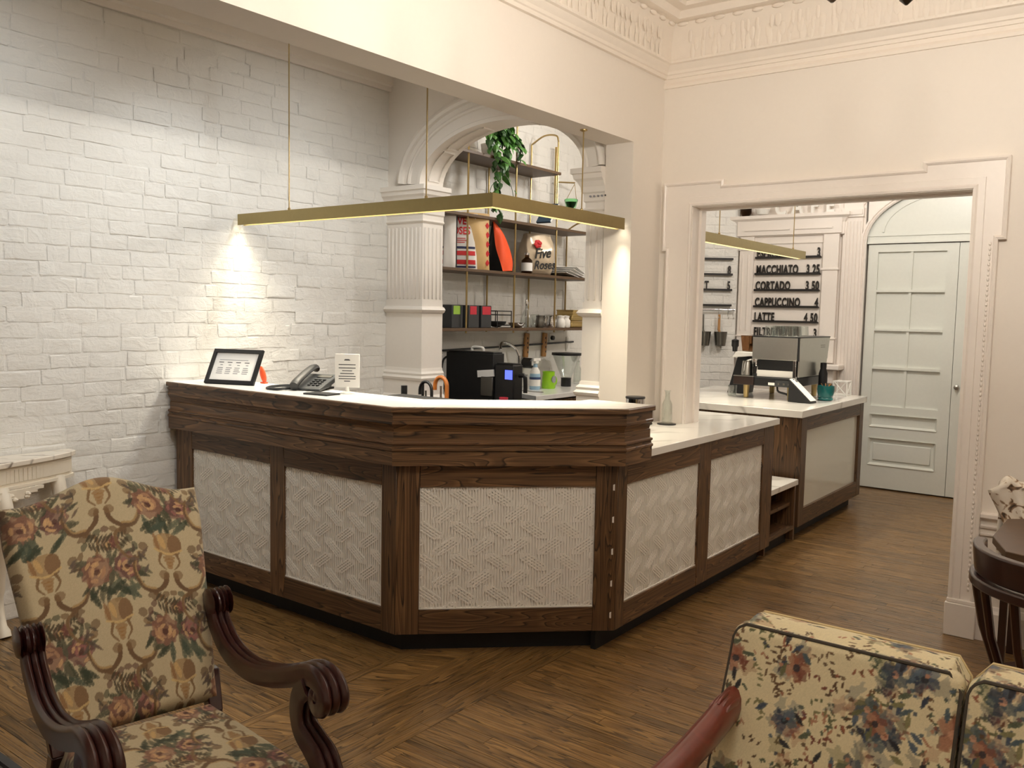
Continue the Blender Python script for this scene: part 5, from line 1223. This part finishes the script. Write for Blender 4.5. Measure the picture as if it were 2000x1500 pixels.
for k in range(9):
    o = link('leaf', lmes[k % 4], None, o_hp); o.location = (0.005,0.012,0.12+k*0.022); o.rotation_euler = (0, 0.2, k*2.2); o.scale = (.45,.45,.45)
ps = thing('paper_stack', 'sheaf of white papers lying tilted at the right end of the shelf', 'paper', (-4.25,6.36,ZM))
for k in range(4): MB().obox((0.01*k,0.01*k,0.012+0.016*k), (1,0.1*k,0), (-0.1*k,1,-0.18), (0,0.18,1), (0.20,0.27,0.004)).build('sheet', M['paper'], ps)
cbx = thing('black_box', 'small black wedge box behind the papers on the shelf', 'box', (-4.37,6.30,ZM)); MB().prism([(-0.12,0),(0.14,0),(0.10,0.05),(-0.09,0.20)], -0.03, 0.03, lambda x,z,h:(h,x,z)).build('box_body', M['charcoal'], cbx, bevel=0.004)
MB().box((-0.034,-0.08,0.02),(0.034,-0.02,0.05)).build('box_label', M['black_matte'], cbx)
u_ = thing('blue_book', 'slanted grey blue book on the upper shelf above the brass pendant', 'book', (-4.2,6.0,2.266)); MB().obox((0,0,0.11), (1,0,0), (0,.6,.8), (0,-.8,.6), (0.14,0.20,0.02)).build('cover', M['card_blue'], u_, bevel=0.002); MB().obox((0.004,0.002,0.11), (1,0,0), (0,.6,.8), (0,-.8,.6), (0.138,0.19,0.014)).build('pages', M['paper'], u_)
# lowest shelf
ZL = 1.429
for k, (y_, mt, lb, ta) in enumerate(((4.86,'box_green','dark box with lime green tag, leftmost on the lowest shelf','box_green'),(5.05,'box_red','dark box with small red tag, second on the lowest shelf','box_red'),(5.20,'box_red','dark box with bright red tag, third on the lowest shelf','box_red'))):
    o = thing('storage_box', lb, 'box', (-4.27,y_,ZL), group=None)
    MB().box((-0.08,-0.062,0),(0.08,0.062,0.165)).build('box_body', M['charcoal'], o, bevel=0.003)
    MB().box((0.0805,-0.045 if k != 2 else -0.05,0.10),(0.082,0.03 if k != 2 else 0.05,0.162)).build('coloured_tag', M[ta], o); MB().box((-0.078,-0.06,0.165),(0.078,0.06,0.169)).build('lid', M['black_matte'], o)
dr = thing('dish_rack', 'small black wire dish rack on the lowest shelf', 'rack', (-4.25,5.40,ZL))
for z in (0.02,0.10,0.13): MB().tube([(-0.08,-0.09,z),(0.08,-0.09,z),(0.08,0.09,z),(-0.08,0.09,z)], 0.004, 6, closed=True).build('wire_ring', M['black_plastic'], dr)
for sx in (-1,1):
    for sy in (-1,1): MB().tube([(sx*.08,sy*.09,0),(sx*.08,sy*.09,0.13)], 0.004, 6).build('upright', M['black_plastic'], dr)
MB().lathe([(0.03,0.005),(0.075,0.03),(0.08,0.05),(0.07,0.05),(0.02,0.02)], n=16).build('tray', M['black_matte'], dr, smooth=True)
def cupthing(name, label, c, prof, mat, cat, handle=None, group=None, n=16):
    o = thing(name, label, cat, c, group=group); MB().lathe(prof, n=n).build('body', M[mat], o, smooth=True)
    if handle: h0, h1, rr = handle; MB().tube(catmull([(0,rr,h1),(0,rr+0.03,h1),(0,rr+0.032,(h0+h1)/2),(0,rr,h0)], 5), 0.004, 6).build('handle', M[mat], o, smooth=True)
    return o
cupthing('metal_bowl', 'shiny low metal bowl beside the dish rack on lowest shelf', (-4.2,5.60,ZL), [(0.03,0),(0.055,0.015),(0.07,0.04),(0.066,0.04),(0.03,0.008)], 'chrome', 'bowl')
o = thing('decanter', 'small pear shaped glass decanter with stopper on lowest shelf', 'bottle', (-4.25,5.80,ZL)); MB().lathe([(0.045,0),(0.052,0.02),(0.05,0.07),(0.03,0.12),(0.012,0.16),(0.012,0.185)], n=16).build('body', M['glass'], o, smooth=True); MB().lathe([(0.012,0.18),(0.018,0.2),(0.003,0.235)], n=10).build('stopper', M['chrome'], o, smooth=True)
for k, (y_, x_, mt, lb) in enumerate(((5.95,-4.22,'dark_steel','dull steel pitcher next to the decanter on lowest shelf'),(6.08,-4.19,'chrome','bright chrome pitcher in the middle of lowest shelf'),(6.19,-4.34,'chrome','chrome pitcher behind the jars on lowest shelf'))):
    cupthing('steel_pitcher', lb, (x_,y_,ZL), [(0.035,0),(0.04,0.01),(0.036,0.06),(0.03,0.08),(0.034,0.1),(0.03,0.1),(0.026,0.08)], mt, 'pitcher', (0.02,0.085,0.036))
for k, (y_, x_, lb) in enumerate(((6.20,-4.18,'white glazed jar, nearer the chrome pitcher on lowest shelf'),(6.31,-4.20,'squat white jar by the gold tins on lowest shelf'))):
    o = cupthing('white_jar', lb, (x_,y_,ZL), [(0.036,0),(0.042,0.01),(0.042,0.06),(0.03,0.075),(0.03,0.085)], 'white_plastic', 'jar'); MB().lathe([(0.032,0.085),(0.034,0.10),(0.004,0.106)], n=14).build('lid', M['white_plastic'], o, smooth=True)
simple('gold_tin', (190,166,110), 0.3, 0.7)
for k, (dz, w_) in enumerate(((0,0.26),(0.056,0.24),(0.104,0.20))):
    o = thing('baking_tin', ('bottom', 'middle', 'topmost')[k]+' gold tin of the stack at right end of lowest shelf', 'tin', (-4.27,6.50,ZL+dz), group=None)
    MB().box((-0.09,-w_/2,0),(0.09,w_/2,0.046)).build('tin_body', M['gold_tin'], o, bevel=0.01); MB().box((-0.092,-w_/2-.003,0.040),(0.092,w_/2+.003,0.054 if k < 2 else 0.05)).build('lid', M['gold_tin'], o, bevel=0.004)
o = cupthing('measuring_jug', 'small clear glass jug on the lowest shelf behind the jars', (-4.36,6.07,ZL), [(0.03,0),(0.034,0.005),(0.038,0.11),(0.035,0.11),(0.03,0.01)], 'glass', 'jug', (0.03,0.09,0.036))

# ------------------------------------------------------------------ behind the arch: brewer, sink counter
br = thing('coffee_brewer', 'big black boxy coffee brewer with white paper label behind reception desk', 'brewer', (-4.1,5.0,0.882))
MB().box((-4.355,4.93,0.882),(-3.90,5.06,1.248)).build('housing', M['black_matte'], br, world=True, bevel=0.006)
MB().box((-4.34,4.94,1.248),(-3.91,5.05,1.258)).build('lid', M['black_plastic'], br, world=True, bevel=0.004)
MB().tube(catmull([(-4.16,5.0,1.262),(-4.155,5.0,1.285),(-4.10,5.0,1.289),(-4.055,5.0,1.282),(-4.05,5.0,1.262)], 5), 0.010, 8).build('lid_handle', M['white_plastic'], br, world=True, smooth=True)
MB().obox((-3.965,4.925,1.104), (1,0.0,0.10), (0,1,0), (-0.1,0,1), (0.15,0.012,0.05)).build('paper_label', M['paper'], br, world=True)
MB().box((-4.0,4.91,0.94),(-3.89,4.93,1.08)).build('service_panel', M['dark_steel'], br, world=True, bevel=0.004)
MB().tube(catmull([(-4.36,5.0,1.22),(-4.40,4.95,1.18),(-4.415,4.95,1.05),(-4.38,4.97,0.90)], 6), 0.008, 6).tube(catmull([(-4.36,5.04,1.20),(-4.39,5.0,1.12),(-4.40,5.0,1.0),(-4.37,5.0,0.90)], 6), 0.006, 6).build('cable', M['black_plastic'], br, world=True, smooth=True)
pg = thing('coffee_grinder', 'black grinder with blue lit display beside the black brewer', 'grinder', (-3.79,5.02,0.882))
MB().box((-3.885,4.93,0.882),(-3.715,5.04,1.175)).build('housing', M['black_plastic'], pg, world=True, bevel=0.006); MB().box((-3.875,4.94,1.175),(-3.725,5.03,1.185)).build('lid', M['black_matte'], pg, world=True, bevel=0.003)
MB().box((-3.788,4.924,1.072),(-3.725,4.931,1.138)).build('display', M['lcd_blue'], pg, world=True)
MB().tube(catmull([(-3.70,4.98,1.10),(-3.655,4.98,1.10),(-3.645,4.98,1.05),(-3.645,4.98,0.98)], 5), 0.016, 8).build('lever', M['black_plastic'], pg, world=True, smooth=True)
cupthing('pink_cup', 'small pink cup in front of the grinder with the blue display', (-3.70,4.80,0.881), [(0.022,0),(0.026,0.004),(0.032,0.075),(0.029,0.075),(0.022,0.01)], 'pink', 'cup')
fa = thing('sink_faucet', 'curved chrome gooseneck faucet by the wall behind the spray bottle', 'faucet', (-4.33,5.84,0.912))
MB().lathe([(0.026,0.912),(0.026,0.93),(0.018,0.94),(0.018,1.14),(0.02,1.15),(0.02,1.19)], (-4.36,5.86,0), 14).build('base', M['chrome'], fa, world=True, smooth=True)
MB().tube(catmull([(-4.36,5.86,1.18),(-4.38,5.83,1.25),(-4.40,5.76,1.29),(-4.38,5.66,1.305),(-4.34,5.58,1.29),(-4.32,5.55,1.25)], 8), 0.012, 10).build('spout', M['chrome'], fa, world=True, smooth=True)
MB().tube([(-4.34,5.87,1.0),(-4.28,5.87,1.03)], 0.006, 8).build('lever', M['chrome'], fa, world=True)
MB().box((-4.22,5.70,0.9125),(-4.0,5.715,0.918)).box((-4.235,5.65,0.9125),(-4.22,5.715,0.918)).build('sink_rim', M['steel'], fa, world=True)
sb = thing('spray_bottle', 'spray bottle of pale blue cleaner with white trigger on the sink counter', 'bottle', (-4.22,5.90,0.912))
MB().lathe([(0.042,0),(0.046,0.01),(0.046,0.11),(0.04,0.15),(0.02,0.185),(0.017,0.215)], n=18).build('body', M['blue_liquid'], sb, smooth=True)
MB().lathe([(0.0425,0.112),(0.0425,0.15),(0.022,0.186)], n=18, cap=False).build('white_shoulder', M['white_plastic'], sb, smooth=True)
MB().box((-0.018,-0.022,0.215),(0.022,0.022,0.25)).box((0.0,-0.05,0.237),(0.022,0.05,0.262)).box((-0.01,-0.045,0.20),(0.008,-0.035,0.24)).build('trigger', M['white_plastic'], sb, bevel=0.005)
MB().lathe([(0.0468,0.03),(0.0468,0.10)], n=18, cap=False).build('paper_label', M['white_plastic'], sb, smooth=True); MB().lathe([(0.0474,0.085),(0.0474,0.105)], n=18, cap=False).build('blue_band', M['label_blue'], sb, smooth=True)
lj = thing('lime_jug', 'bright lime green jug with round handle on the sink counter', 'jug', (-4.20,6.07,0.912))
MB().lathe([(0.055,0),(0.06,0.01),(0.052,0.13),(0.054,0.145),(0.048,0.145),(0.05,0.02)], n=18).build('body', M['lime'], lj, smooth=True)
MB().tube([(0.0,0.075+0.035*math.cos(a),0.06+0.035*math.sin(a)) for a in [2*PI*k/16 for k in range(16)]], 0.013, 8, closed=True).build('ring_handle', M['lime'], lj, smooth=True); MB().lathe([(0.004,0.0),(0.03,0.0),(0.03,0.006),(0.004,0.006)], (0.052,0,0.08), 14, axis='x').build('round_badge', M['print_grey'], lj)
kn = thing('wall_bracket', 'short black cylinder mount on wall behind the lime jug', 'bracket', (-4.43,6.03,1.12)); MB().lathe([(0.045,0),(0.045,0.09),(0.03,0.1)], n=14, axis='x').build('body', M['black_plastic'], kn, smooth=True); MB().lathe([(0.012,0.1),(0.01,0.14)], n=10, axis='x').build('spigot', M['steel'], kn)
for y_, lb in ((6.06,'wooden paddle with dark marks hanging left of the other on brick wall'),(6.33,'wooden paddle with dark marks hanging right of the other on brick wall')):
    o = thing('wooden_paddle', lb, 'paddle', (-4.435,y_,1.17)); MB().obox((0,0.0,0.10), (1,0,0), (0,1,-0.08), (0,0.08,1), (0.018,0.062,0.21)).build('board', M['wood_tan'], o, bevel=0.005)
    for k in range(4): MB().obox((0.0095,0.012-0.002*k,0.04+0.04*k), (1,0,0), (0,1,0), (0,0,1), (0.002,0.012,0.018)).build('dark_mark', M['walnut_dark'], o)
hpz = thing('bean_hopper', 'clear conical bean hopper with black lid and base on the sink counter', 'hopper', (-4.22,6.37,0.912))
MB().lathe([(0.045,0),(0.045,0.07),(0.05,0.075)], n=18).build('base', M['black_plastic'], hpz, smooth=True); MB().lathe([(0.035,0.075),(0.045,0.08),(0.125,0.275),(0.122,0.275),(0.042,0.083)], n=22).build('glass_cone', M['glass'], hpz, smooth=True); MB().lathe([(0.004,0.274),(0.132,0.274),(0.132,0.295),(0.004,0.30)], n=22).build('lid', M['black_plastic'], hpz, smooth=True)
o = thing('glass_bottle', 'clear glass bottle at right end of the sink counter near the pier', 'bottle', (-4.30,6.68,0.912)); MB().lathe([(0.035,0),(0.04,0.01),(0.04,0.12),(0.016,0.17),(0.016,0.21),(0.013,0.21),(0.013,0.17),(0.036,0.12),(0.036,0.012)], n=16).build('body', M['glass'], o, smooth=True)
MB().lathe([(0.017,0.20),(0.019,0.215),(0.01,0.218)], n=12).build('lip', M['glass'], o, smooth=True)
for (y_, z, w_, h_, nm, lb) in ((6.45,1.33,0.07,0.07,'light_switch','white wall switch with black knob under the shelves'),(6.72,1.27,0.055,0.13,'wall_outlet','white double wall outlet beside the right pier under shelves')):
    o = thing(nm, lb, nm.split('_')[1], (-4.447,y_,z)); MB().box((0,-w_/2,-h_/2),(0.008,w_/2,h_/2)).build('plate', M['white_plastic'], o, bevel=0.002)
    if nm == 'light_switch': MB().lathe([(0.02,0.008),(0.02,0.03),(0.004,0.032)], n=14, axis='x').build('knob', M['black_plastic'], o, smooth=True)
    else:
        for s_ in (-1,1): MB().box((0.008,-0.018,s_*0.032-0.02),(0.011,0.018,s_*0.032+0.02)).build('socket', M['paper'], o, bevel=0.002)
wr = MB().tube([(-4.435,4.7,1.245),(-4.435,5.6,1.262),(-4.435,6.8,1.29)], 0.008, 6).build('wall_conduit', M['charcoal']); tag(wr, 'thin dark conduit running along the brick wall below the shelves', 'conduit')
# on the low counter
tk = thing('shaker_tin', 'tall polished steel tin with dark rim at the end of reception desk', 'tin', (-2.335,4.22,0.915))
MB().lathe([(0.040,0),(0.044,0.006),(0.052,0.165),(0.052,0.185),(0.048,0.185),(0.04,0.01)], n=24).build('body', M['chrome'], tk, smooth=True); MB().lathe([(0.053,0.176),(0.055,0.181),(0.053,0.187)], n=24).build('rim', M['black_plastic'], tk, smooth=True)
MB().lathe([(0.002,0),(0.018,0.006),(0.02,0.02),(0.002,0.026)], (0.05,-0.03,0.002), 12).build('measuring_spoon', M['white_plastic'], tk, smooth=True)
gb = thing('glass_vase', 'slim clear glass bottle on dark coaster beside the door casing', 'bottle', (-2.325,4.585,0.915))
MB().lathe([(0.055,0),(0.055,0.005),(0.002,0.006)], n=22).build('coaster', M['black_plastic'], gb, smooth=True); MB().lathe([(0.03,0.007),(0.033,0.012),(0.03,0.12),(0.016,0.15),(0.014,0.19),(0.02,0.2),(0.017,0.2),(0.012,0.19),(0.013,0.15),(0.027,0.12),(0.028,0.014)], n=18).build('body', M['glass'], gb, smooth=True)
cl_ = MB().lathe([(0.02,0),(0.026,0.006),(0.02,0.012)], n=14).build('lid_disc', M['black_plastic'], smooth=True); cl_.location = (-2.40,4.50,0.915); tag(cl_, 'small black disc lid lying behind the steel tin on the marble', 'lid')
# ------------------------------------------------------------------ espresso machine and company
es = thing('espresso_machine', 'large stainless steel espresso machine on legs on the back counter', 'espresso machine', (-2.42,6.9,0.916))
X0, X1, Y0, Y1 = -2.60, -2.238, 6.55, 7.28
MB().box((X0,Y0+.01,1.225),(X1-.01,Y1,1.395)).build('upper_body', M['steel'], es, world=True, bevel=0.003)
MB().box((X0-.003,Y0,1.226),(X1-.012,Y0+.012,1.40)).build('side_panel', M['steel'], es, world=True, bevel=0.002)
MB().box((X1-.012,Y0+.0,1.222),(X1-.001,Y0+.02,1.40)).build('corner_seam', M['black_plastic'], es, world=True)
MB().prism([(Y0+.018,1.10),(Y0+.018,1.402),(Y1,1.402),(Y1-.09,1.10)], X1-.01, X1+.003, lambda y_,z,h:(h,y_,z)).build('back_panel', M['steel'], es, world=True, bevel=0.002)
MB().box((X0-.005,Y0-.003,1.398),(X1+.005,Y1+.003,1.408)).build('cup_tray', M['black_plastic'], es, world=True, bevel=0.002)
MB().box((X0+.03,Y0+.04,1.09),(X1-.02,Y1-.06,1.226)).build('inner_wall', M['black_plastic'], es, world=True)
MB().box((X0+.03,Y0+.03,1.092),(X1-.03,Y0+.042,1.142)).build('splash_plate', M['white_plastic'], es, world=True)
MB().box((X1-.045,Y0+.01,1.05),(X1-.02,Y0+.04,1.226)).build('column', M['chrome'], es, world=True, bevel=0.003)
MB().box((X0-.13,Y0-.0,1.02),(X1-.03,Y1-.05,1.088)).build('drip_base', M['black_plastic'], es, world=True, bevel=0.004)
MB().box((X0-.145,Y0-.012,1.022),(X0+.02,Y0+.0,1.092)).build('tray_front', M['walnut_dark'], es, world=True, bevel=0.003); MB().box((X0-.146,Y0-.014,1.086),(X0+.021,Y0-.0,1.093)).build('tray_trim', M['steel'], es, world=True)
MB().box((X1-.17,Y0-.006,1.024),(X1-.03,Y0,1.07)).build('control_plate', M['charcoal'], es, world=True); MB().box((X1-.225,Y0-.008,1.03),(X1-.175,Y0-.002,1.05)).build('rating_label', M['white_plastic'], es, world=True)
for k in range(3): MB().box((X1-.15+k*.04,Y0-.010,1.035),(X1-.135+k*.04,Y0-.004,1.05)).build('switch', M['dark_steel'], es, world=True)
for x in (X0-.06, X1-.07):
    for yy in (Y0+.05, Y1-.12): MB().lathe([(0.016,0.916),(0.02,0.92),(0.024,1.02)], (x,yy,0), 14).build('leg', M['brass_rod'], es, world=True, smooth=True)
MB().tube(catmull([(-2.42,6.62,1.02),(-2.40,6.60,0.98),(-2.34,6.62,0.96),(-2.31,6.63,0.925),(-2.33,6.70,0.922)], 6), 0.008, 6).build('cable', M['black_plastic'], es, world=True, smooth=True)
for z in (1.335,1.32): MB().box((X1+.003,7.05,z),(X1+.0042,7.16,z+.005)).build('maker_mark', M['dark_steel'], es, world=True)
for yy in (6.72,7.02):
    g = MB().lathe([(0.035,1.16),(0.038,1.17),(0.038,1.215),(0.03,1.226)], (X0-.03,yy,0), 16).build('group_head', M['chrome'], es, world=True, smooth=True)
    MB().tube([(X0-.05,yy,1.165),(X0-.12,yy-.03,1.16)], [0.011,0.014], 8).build('portafilter_handle', M['black_plastic'], g, world=True, smooth=True)
MB().tube(catmull([(X0-.02,6.58,1.22),(X0-.06,6.57,1.20),(X0-.075,6.57,1.12),(X0-.08,6.57,1.10)], 5), 0.005, 6).build('steam_wand', M['chrome'], es, world=True, smooth=True)
for k in range(14):
    x, y_ = X0+.10+0.075*(k % 3)+0.02*((k//3) % 2), Y0+.07+0.095*(k//3)+0.01*(k % 2)
    o = thing('water_glass', 'clear water glass among those upturned on the espresso machine', 'glass', (x,y_,1.4085), group='upturned glasses on the espresso machine') if k == 0 else dup(gl0, (x,y_,1.4085))
    if k == 0:
        gl0 = o; MB().lathe([(0.038,0),(0.036,0.002),(0.030,0.075),(0.002,0.076),(0.002,0.079),(0.032,0.080),(0.0385,0.001)], n=14, cap=False).build('body', M['glass'], o, smooth=True)
gr = thing('bean_grinder', 'black coffee grinder with clear hopper and white top behind the espresso machine', 'grinder', (-2.86,7.0,0.916))
MB().hexa([(-2.95,6.9,.916),(-2.80,6.9,.916),(-2.80,7.1,.916),(-2.95,7.1,.916)], [(-2.87,6.9,1.22),(-2.76,6.9,1.22),(-2.76,7.1,1.22),(-2.87,7.1,1.22)]).build('body', M['black_plastic'], gr, world=True, bevel=0.006)
MB().hexa([(-2.90,6.86,1.215),(-2.70,6.86,1.235),(-2.70,7.1,1.235),(-2.90,7.1,1.215)], [(-2.87,6.86,1.265),(-2.70,6.86,1.265),(-2.70,7.1,1.265),(-2.87,7.1,1.265)]).build('white_top', M['white_plastic'], gr, world=True, bevel=0.004)
MB().hexa([(-2.83,6.9,1.27),(-2.70,6.9,1.27),(-2.70,7.08,1.27),(-2.83,7.08,1.27)], [(-2.84,6.88,1.40),(-2.66,6.88,1.40),(-2.66,7.10,1.40),(-2.84,7.10,1.40)]).build('hopper', M['brown_glass'], gr, world=True, bevel=0.003)
MB().lathe([(0.02,1.265),(0.022,1.30),(0.03,1.31),(0.03,1.36),(0.004,1.37)], (-2.885,6.88,0), 12).build('tamper_knob', M['black_plastic'], gr, world=True, smooth=True)
cupthing('milk_pitcher', 'tall steel milk pitcher standing on the espresso machine drip tray', (-2.675,6.64,1.0885), [(0.04,0),(0.045,0.005),(0.04,0.09),(0.036,0.115),(0.032,0.115),(0.036,0.01)], 'steel', 'pitcher', (0.03,0.1,0.042))
cupthing('shot_glass', 'small clear glass standing at left end of the back counter', (-2.80,6.66,0.916), [(0.03,0),(0.032,0.004),(0.036,0.085),(0.033,0.085),(0.028,0.012)], 'glass', 'glass')
mc = thing('card_reader', 'slanted white card holder on black base before the espresso machine', 'card holder', (-2.155,6.545,0.916), math.radians(82))
MB().hexa([(-0.055,-0.05,0),(0.045,-0.05,0),(0.045,0.13,0),(-0.055,0.13,0)], [(-0.055,-0.05,0.012),(0.045,-0.05,0.012),(0.045,0.13,0.17),(-0.055,0.13,0.17)]).build('stand', M['black_plastic'], mc, bevel=0.002)
MB().obox((-0.005,0.038,0.096), (1,0,0), (0,0.18,0.158), (0,-0.158,0.18), (0.088,0.235,0.004)).build('card', M['paper'], mc); MB().obox((0.012,0.10,0.156), (1,0,0), (0,0.18,0.158), (0,-0.158,0.18), (0.02,0.012,0.003)).build('card_mark', M['print_grey'], mc)
tp_ = thing('teal_pot', 'round teal glazed plant pot at corner of the back counter', 'plant pot', (-2.12,6.86,0.916))
MB().lathe([(0.042,0),(0.056,0.004),(0.058,0.018),(0.052,0.024),(0.060,0.05),(0.066,0.085),(0.064,0.115),(0.057,0.115),(0.055,0.09)], n=22).build('pot', M['teal_glaze'], tp_, smooth=True); MB().lathe([(0.003,0.105),(0.056,0.106)], n=18, cap=False).build('soil', M['soil'], tp_)
for k in range(7): MB().tube([(0.02*math.cos(k),0.02*math.sin(k),0.10),(0.04*math.cos(k),0.04*math.sin(k),0.13)], 0.003, 5).build('stub', M['wood_tan'], tp_)
bk = thing('water_bottle', 'tall black bottle standing behind the teal plant pot', 'bottle', (-2.19,7.0,0.916)); MB().lathe([(0.032,0),(0.034,0.006),(0.034,0.20),(0.022,0.24),(0.022,0.25)], n=16).build('body', M['black_matte'], bk, smooth=True); MB().lathe([(0.024,0.245),(0.024,0.285),(0.004,0.288)], n=14).build('cap', M['black_plastic'], bk, smooth=True)
gc = thing('glass_cubes', 'low openwork white cube holder beside the teal pot by the wall', 'holder', (-2.22,7.38,0.916))
for (dx,dy) in ((0,0),(0.11,0),(0,0.11),(0.11,0.11)): MB().box((dx-.006,dy-.006,0),(dx+.006,dy+.006,0.12)).build('post', M['white_plastic'], gc)
for z in (0.004,0.116): MB().tube([(0,0,z),(0.11,0,z),(0.11,0.11,z),(0,0.11,z)], 0.006, 6, closed=True).build('ring', M['white_plastic'], gc)
for a, b in (((0,0,0),(0.11,0,0.12)),((0.11,0,0),(0,0,0.12)),((0.11,0,0),(0.11,0.11,0.12)),((0.11,0.11,0),(0.11,0,0.12))): MB().tube([a,b], 0.005, 6).build('brace', M['white_plastic'], gc)
# ------------------------------------------------------------------ menus, letters, utensil rail
def menu(z, x0, x1, item, price, ypl=YB-0.04):
    o = thing('menu_rail', ('menu rail reading %s %s on the white overmantel' % (item, price)), 'menu rail', ((x0+x1)/2, ypl, z), group=None)
    MB().box((x0,ypl-0.03,z-0.012),(x1,ypl,z)).box((x0,ypl-0.03,z),(x1,ypl-0.025,z+0.008)).build('ledge', M['menu_black'], o, world=True)
    for body, xa, al in ((item, x0+0.012, 'LEFT'), (price, x1-0.006, 'RIGHT')):
        vs, fs = text_mesh(body, 0.115, 0.003, 0.56, 0, al, 1.12, 0.004)
        MB().add([(xa+p[0], ypl-0.015-p[2], z+p[1]+0.001) for p in vs], fs).build('lettering', M['menu_black'], o, world=True, fix=False)
for z, it, pr_ in ((2.130,'ESPRESSO','3'),(1.973,'MACCHIATO','3 25'),(1.818,'CORTADO','3 50'),(1.660,'CAPPUCCINO','4'),(1.517,'LATTE','4 50'),(1.372,'FILTRE','3')): menu(z, -3.285, -2.652, it, pr_)
def cpt(s_, h=0.0, z=0): return c0_+cu_*s_+cv_*h+Vector((0,0,z))
for k, (z, pr_, it) in enumerate(((2.119,'',''),(1.968,'8',''),(1.817,'5','T'),(1.665,'',''))):
    c = cpt(0.702, 0.008, z); o = thing('menu_rail', ('empty menu rail, highest on the slanted brick wall','menu rail with price 8 on the slanted brick wall','menu rail with letter T and price 5 on slanted brick wall','empty menu rail just above the utensil bar on slanted brick wall')[k], 'menu rail', c, math.atan2(cu_.y, cu_.x))
    MB().box((-0.33,-0.03,-0.012),(0.33,0,0)).box((-0.33,-0.03,0),(0.33,-0.025,0.008)).build('ledge', M['menu_black'], o)
    for body, xa, al in ((pr_, 0.313, 'RIGHT'), (it, 0.098, 'RIGHT')):
        if body:
            vs, fs = text_mesh(body, 0.115, 0.003, 0.56, 0, al, 1.12, 0.004); MB().add([(xa+p[0], -0.015-p[2], p[1]+0.001) for p in vs], fs).build('lettering', M['menu_black'], o, fix=False)
ub = thing('utensil_bar', 'steel utensil bar with hooks on the slanted brick wall under menu rails', 'bar', cpt(0.702,0.004,1.618), math.atan2(cu_.y, cu_.x))
MB().tube([(-0.33,-0.05,0),(0.36,-0.05,0)], 0.010, 10).build('bar', M['chrome'], ub, smooth=True)
for x in (-0.3,0.32): MB().tube([(x,0,0),(x,-0.05,0)], 0.007, 8).build('wall_post', M['chrome'], ub)
for x in (0.20,0.29,0.34): MB().tube(catmull([(x,-0.05,0.012),(x,-0.065,0.0),(x,-0.055,-0.05),(x,-0.08,-0.09),(x,-0.09,-0.07)], 4), 0.003, 6).build('hook', M['chrome'], ub)
for s_, lb in ((0.765,'hanging steel scoop with metal handle, partly hidden by the door jamb'),(0.925,'hanging steel scoop with tan wooden handle on the utensil bar')):
    o = thing('hanging_scoop', lb, 'scoop', cpt(s_, 0.072, 1.262)); 
    MB().lathe([(0.045,-0.0),(0.05,0.004),(0.065,0.14),(0.062,0.14),(0.046,0.008)], n=18).build('cup', M['dark_steel'], o, smooth=True)
    MB().tube([(0.0,0.0,0.10),(-0.02,0,0.16),(-0.02,0,0.31)], [0.012,0.014,0.012], 8).build('handle', M['wood_tan' if s_ > .8 else 'dark_steel'], o, smooth=True)
for k, (bd_, xx) in enumerate((('C',-3.05),('A',-2.89),('F',-2.73),('E',-2.585))):
    vs, fs = text_mesh(bd_, 0.20, 0.02, 0.78, 0, 'CENTER', 1.0, 0.006)
    o = thing('sign_letter', 'white block letter %s standing on the overmantel cornice' % bd_, 'letter', (xx,YB-0.06,2.531)); MB().add([(p[0],-p[2],p[1]) for p in vs], fs).build('letter_body', M['white_plastic'], o, fix=False)
    o['group'] = 'block letters on the overmantel'
cupthing('white_bowl', 'small white bowl left of the block letters on the overmantel', (-3.23,YB-0.06,2.531), [(0.025,0),(0.05,0.012),(0.07,0.06),(0.066,0.06),(0.04,0.015)], 'white_plastic', 'bowl')
o = thing('dark_jar', 'dark round jar at left end of the overmantel cornice', 'jar', (-3.40,YB-0.06,2.531)); MB().lathe([(0.03,0),(0.055,0.03),(0.055,0.08),(0.03,0.12),(0.03,0.14)], n=16).build('body', M['brown_glass'], o, smooth=True); MB().lathe([(0.034,0.14),(0.034,0.16),(0.004,0.165)], n=14).build('lid', M['chrome'], o, smooth=True)
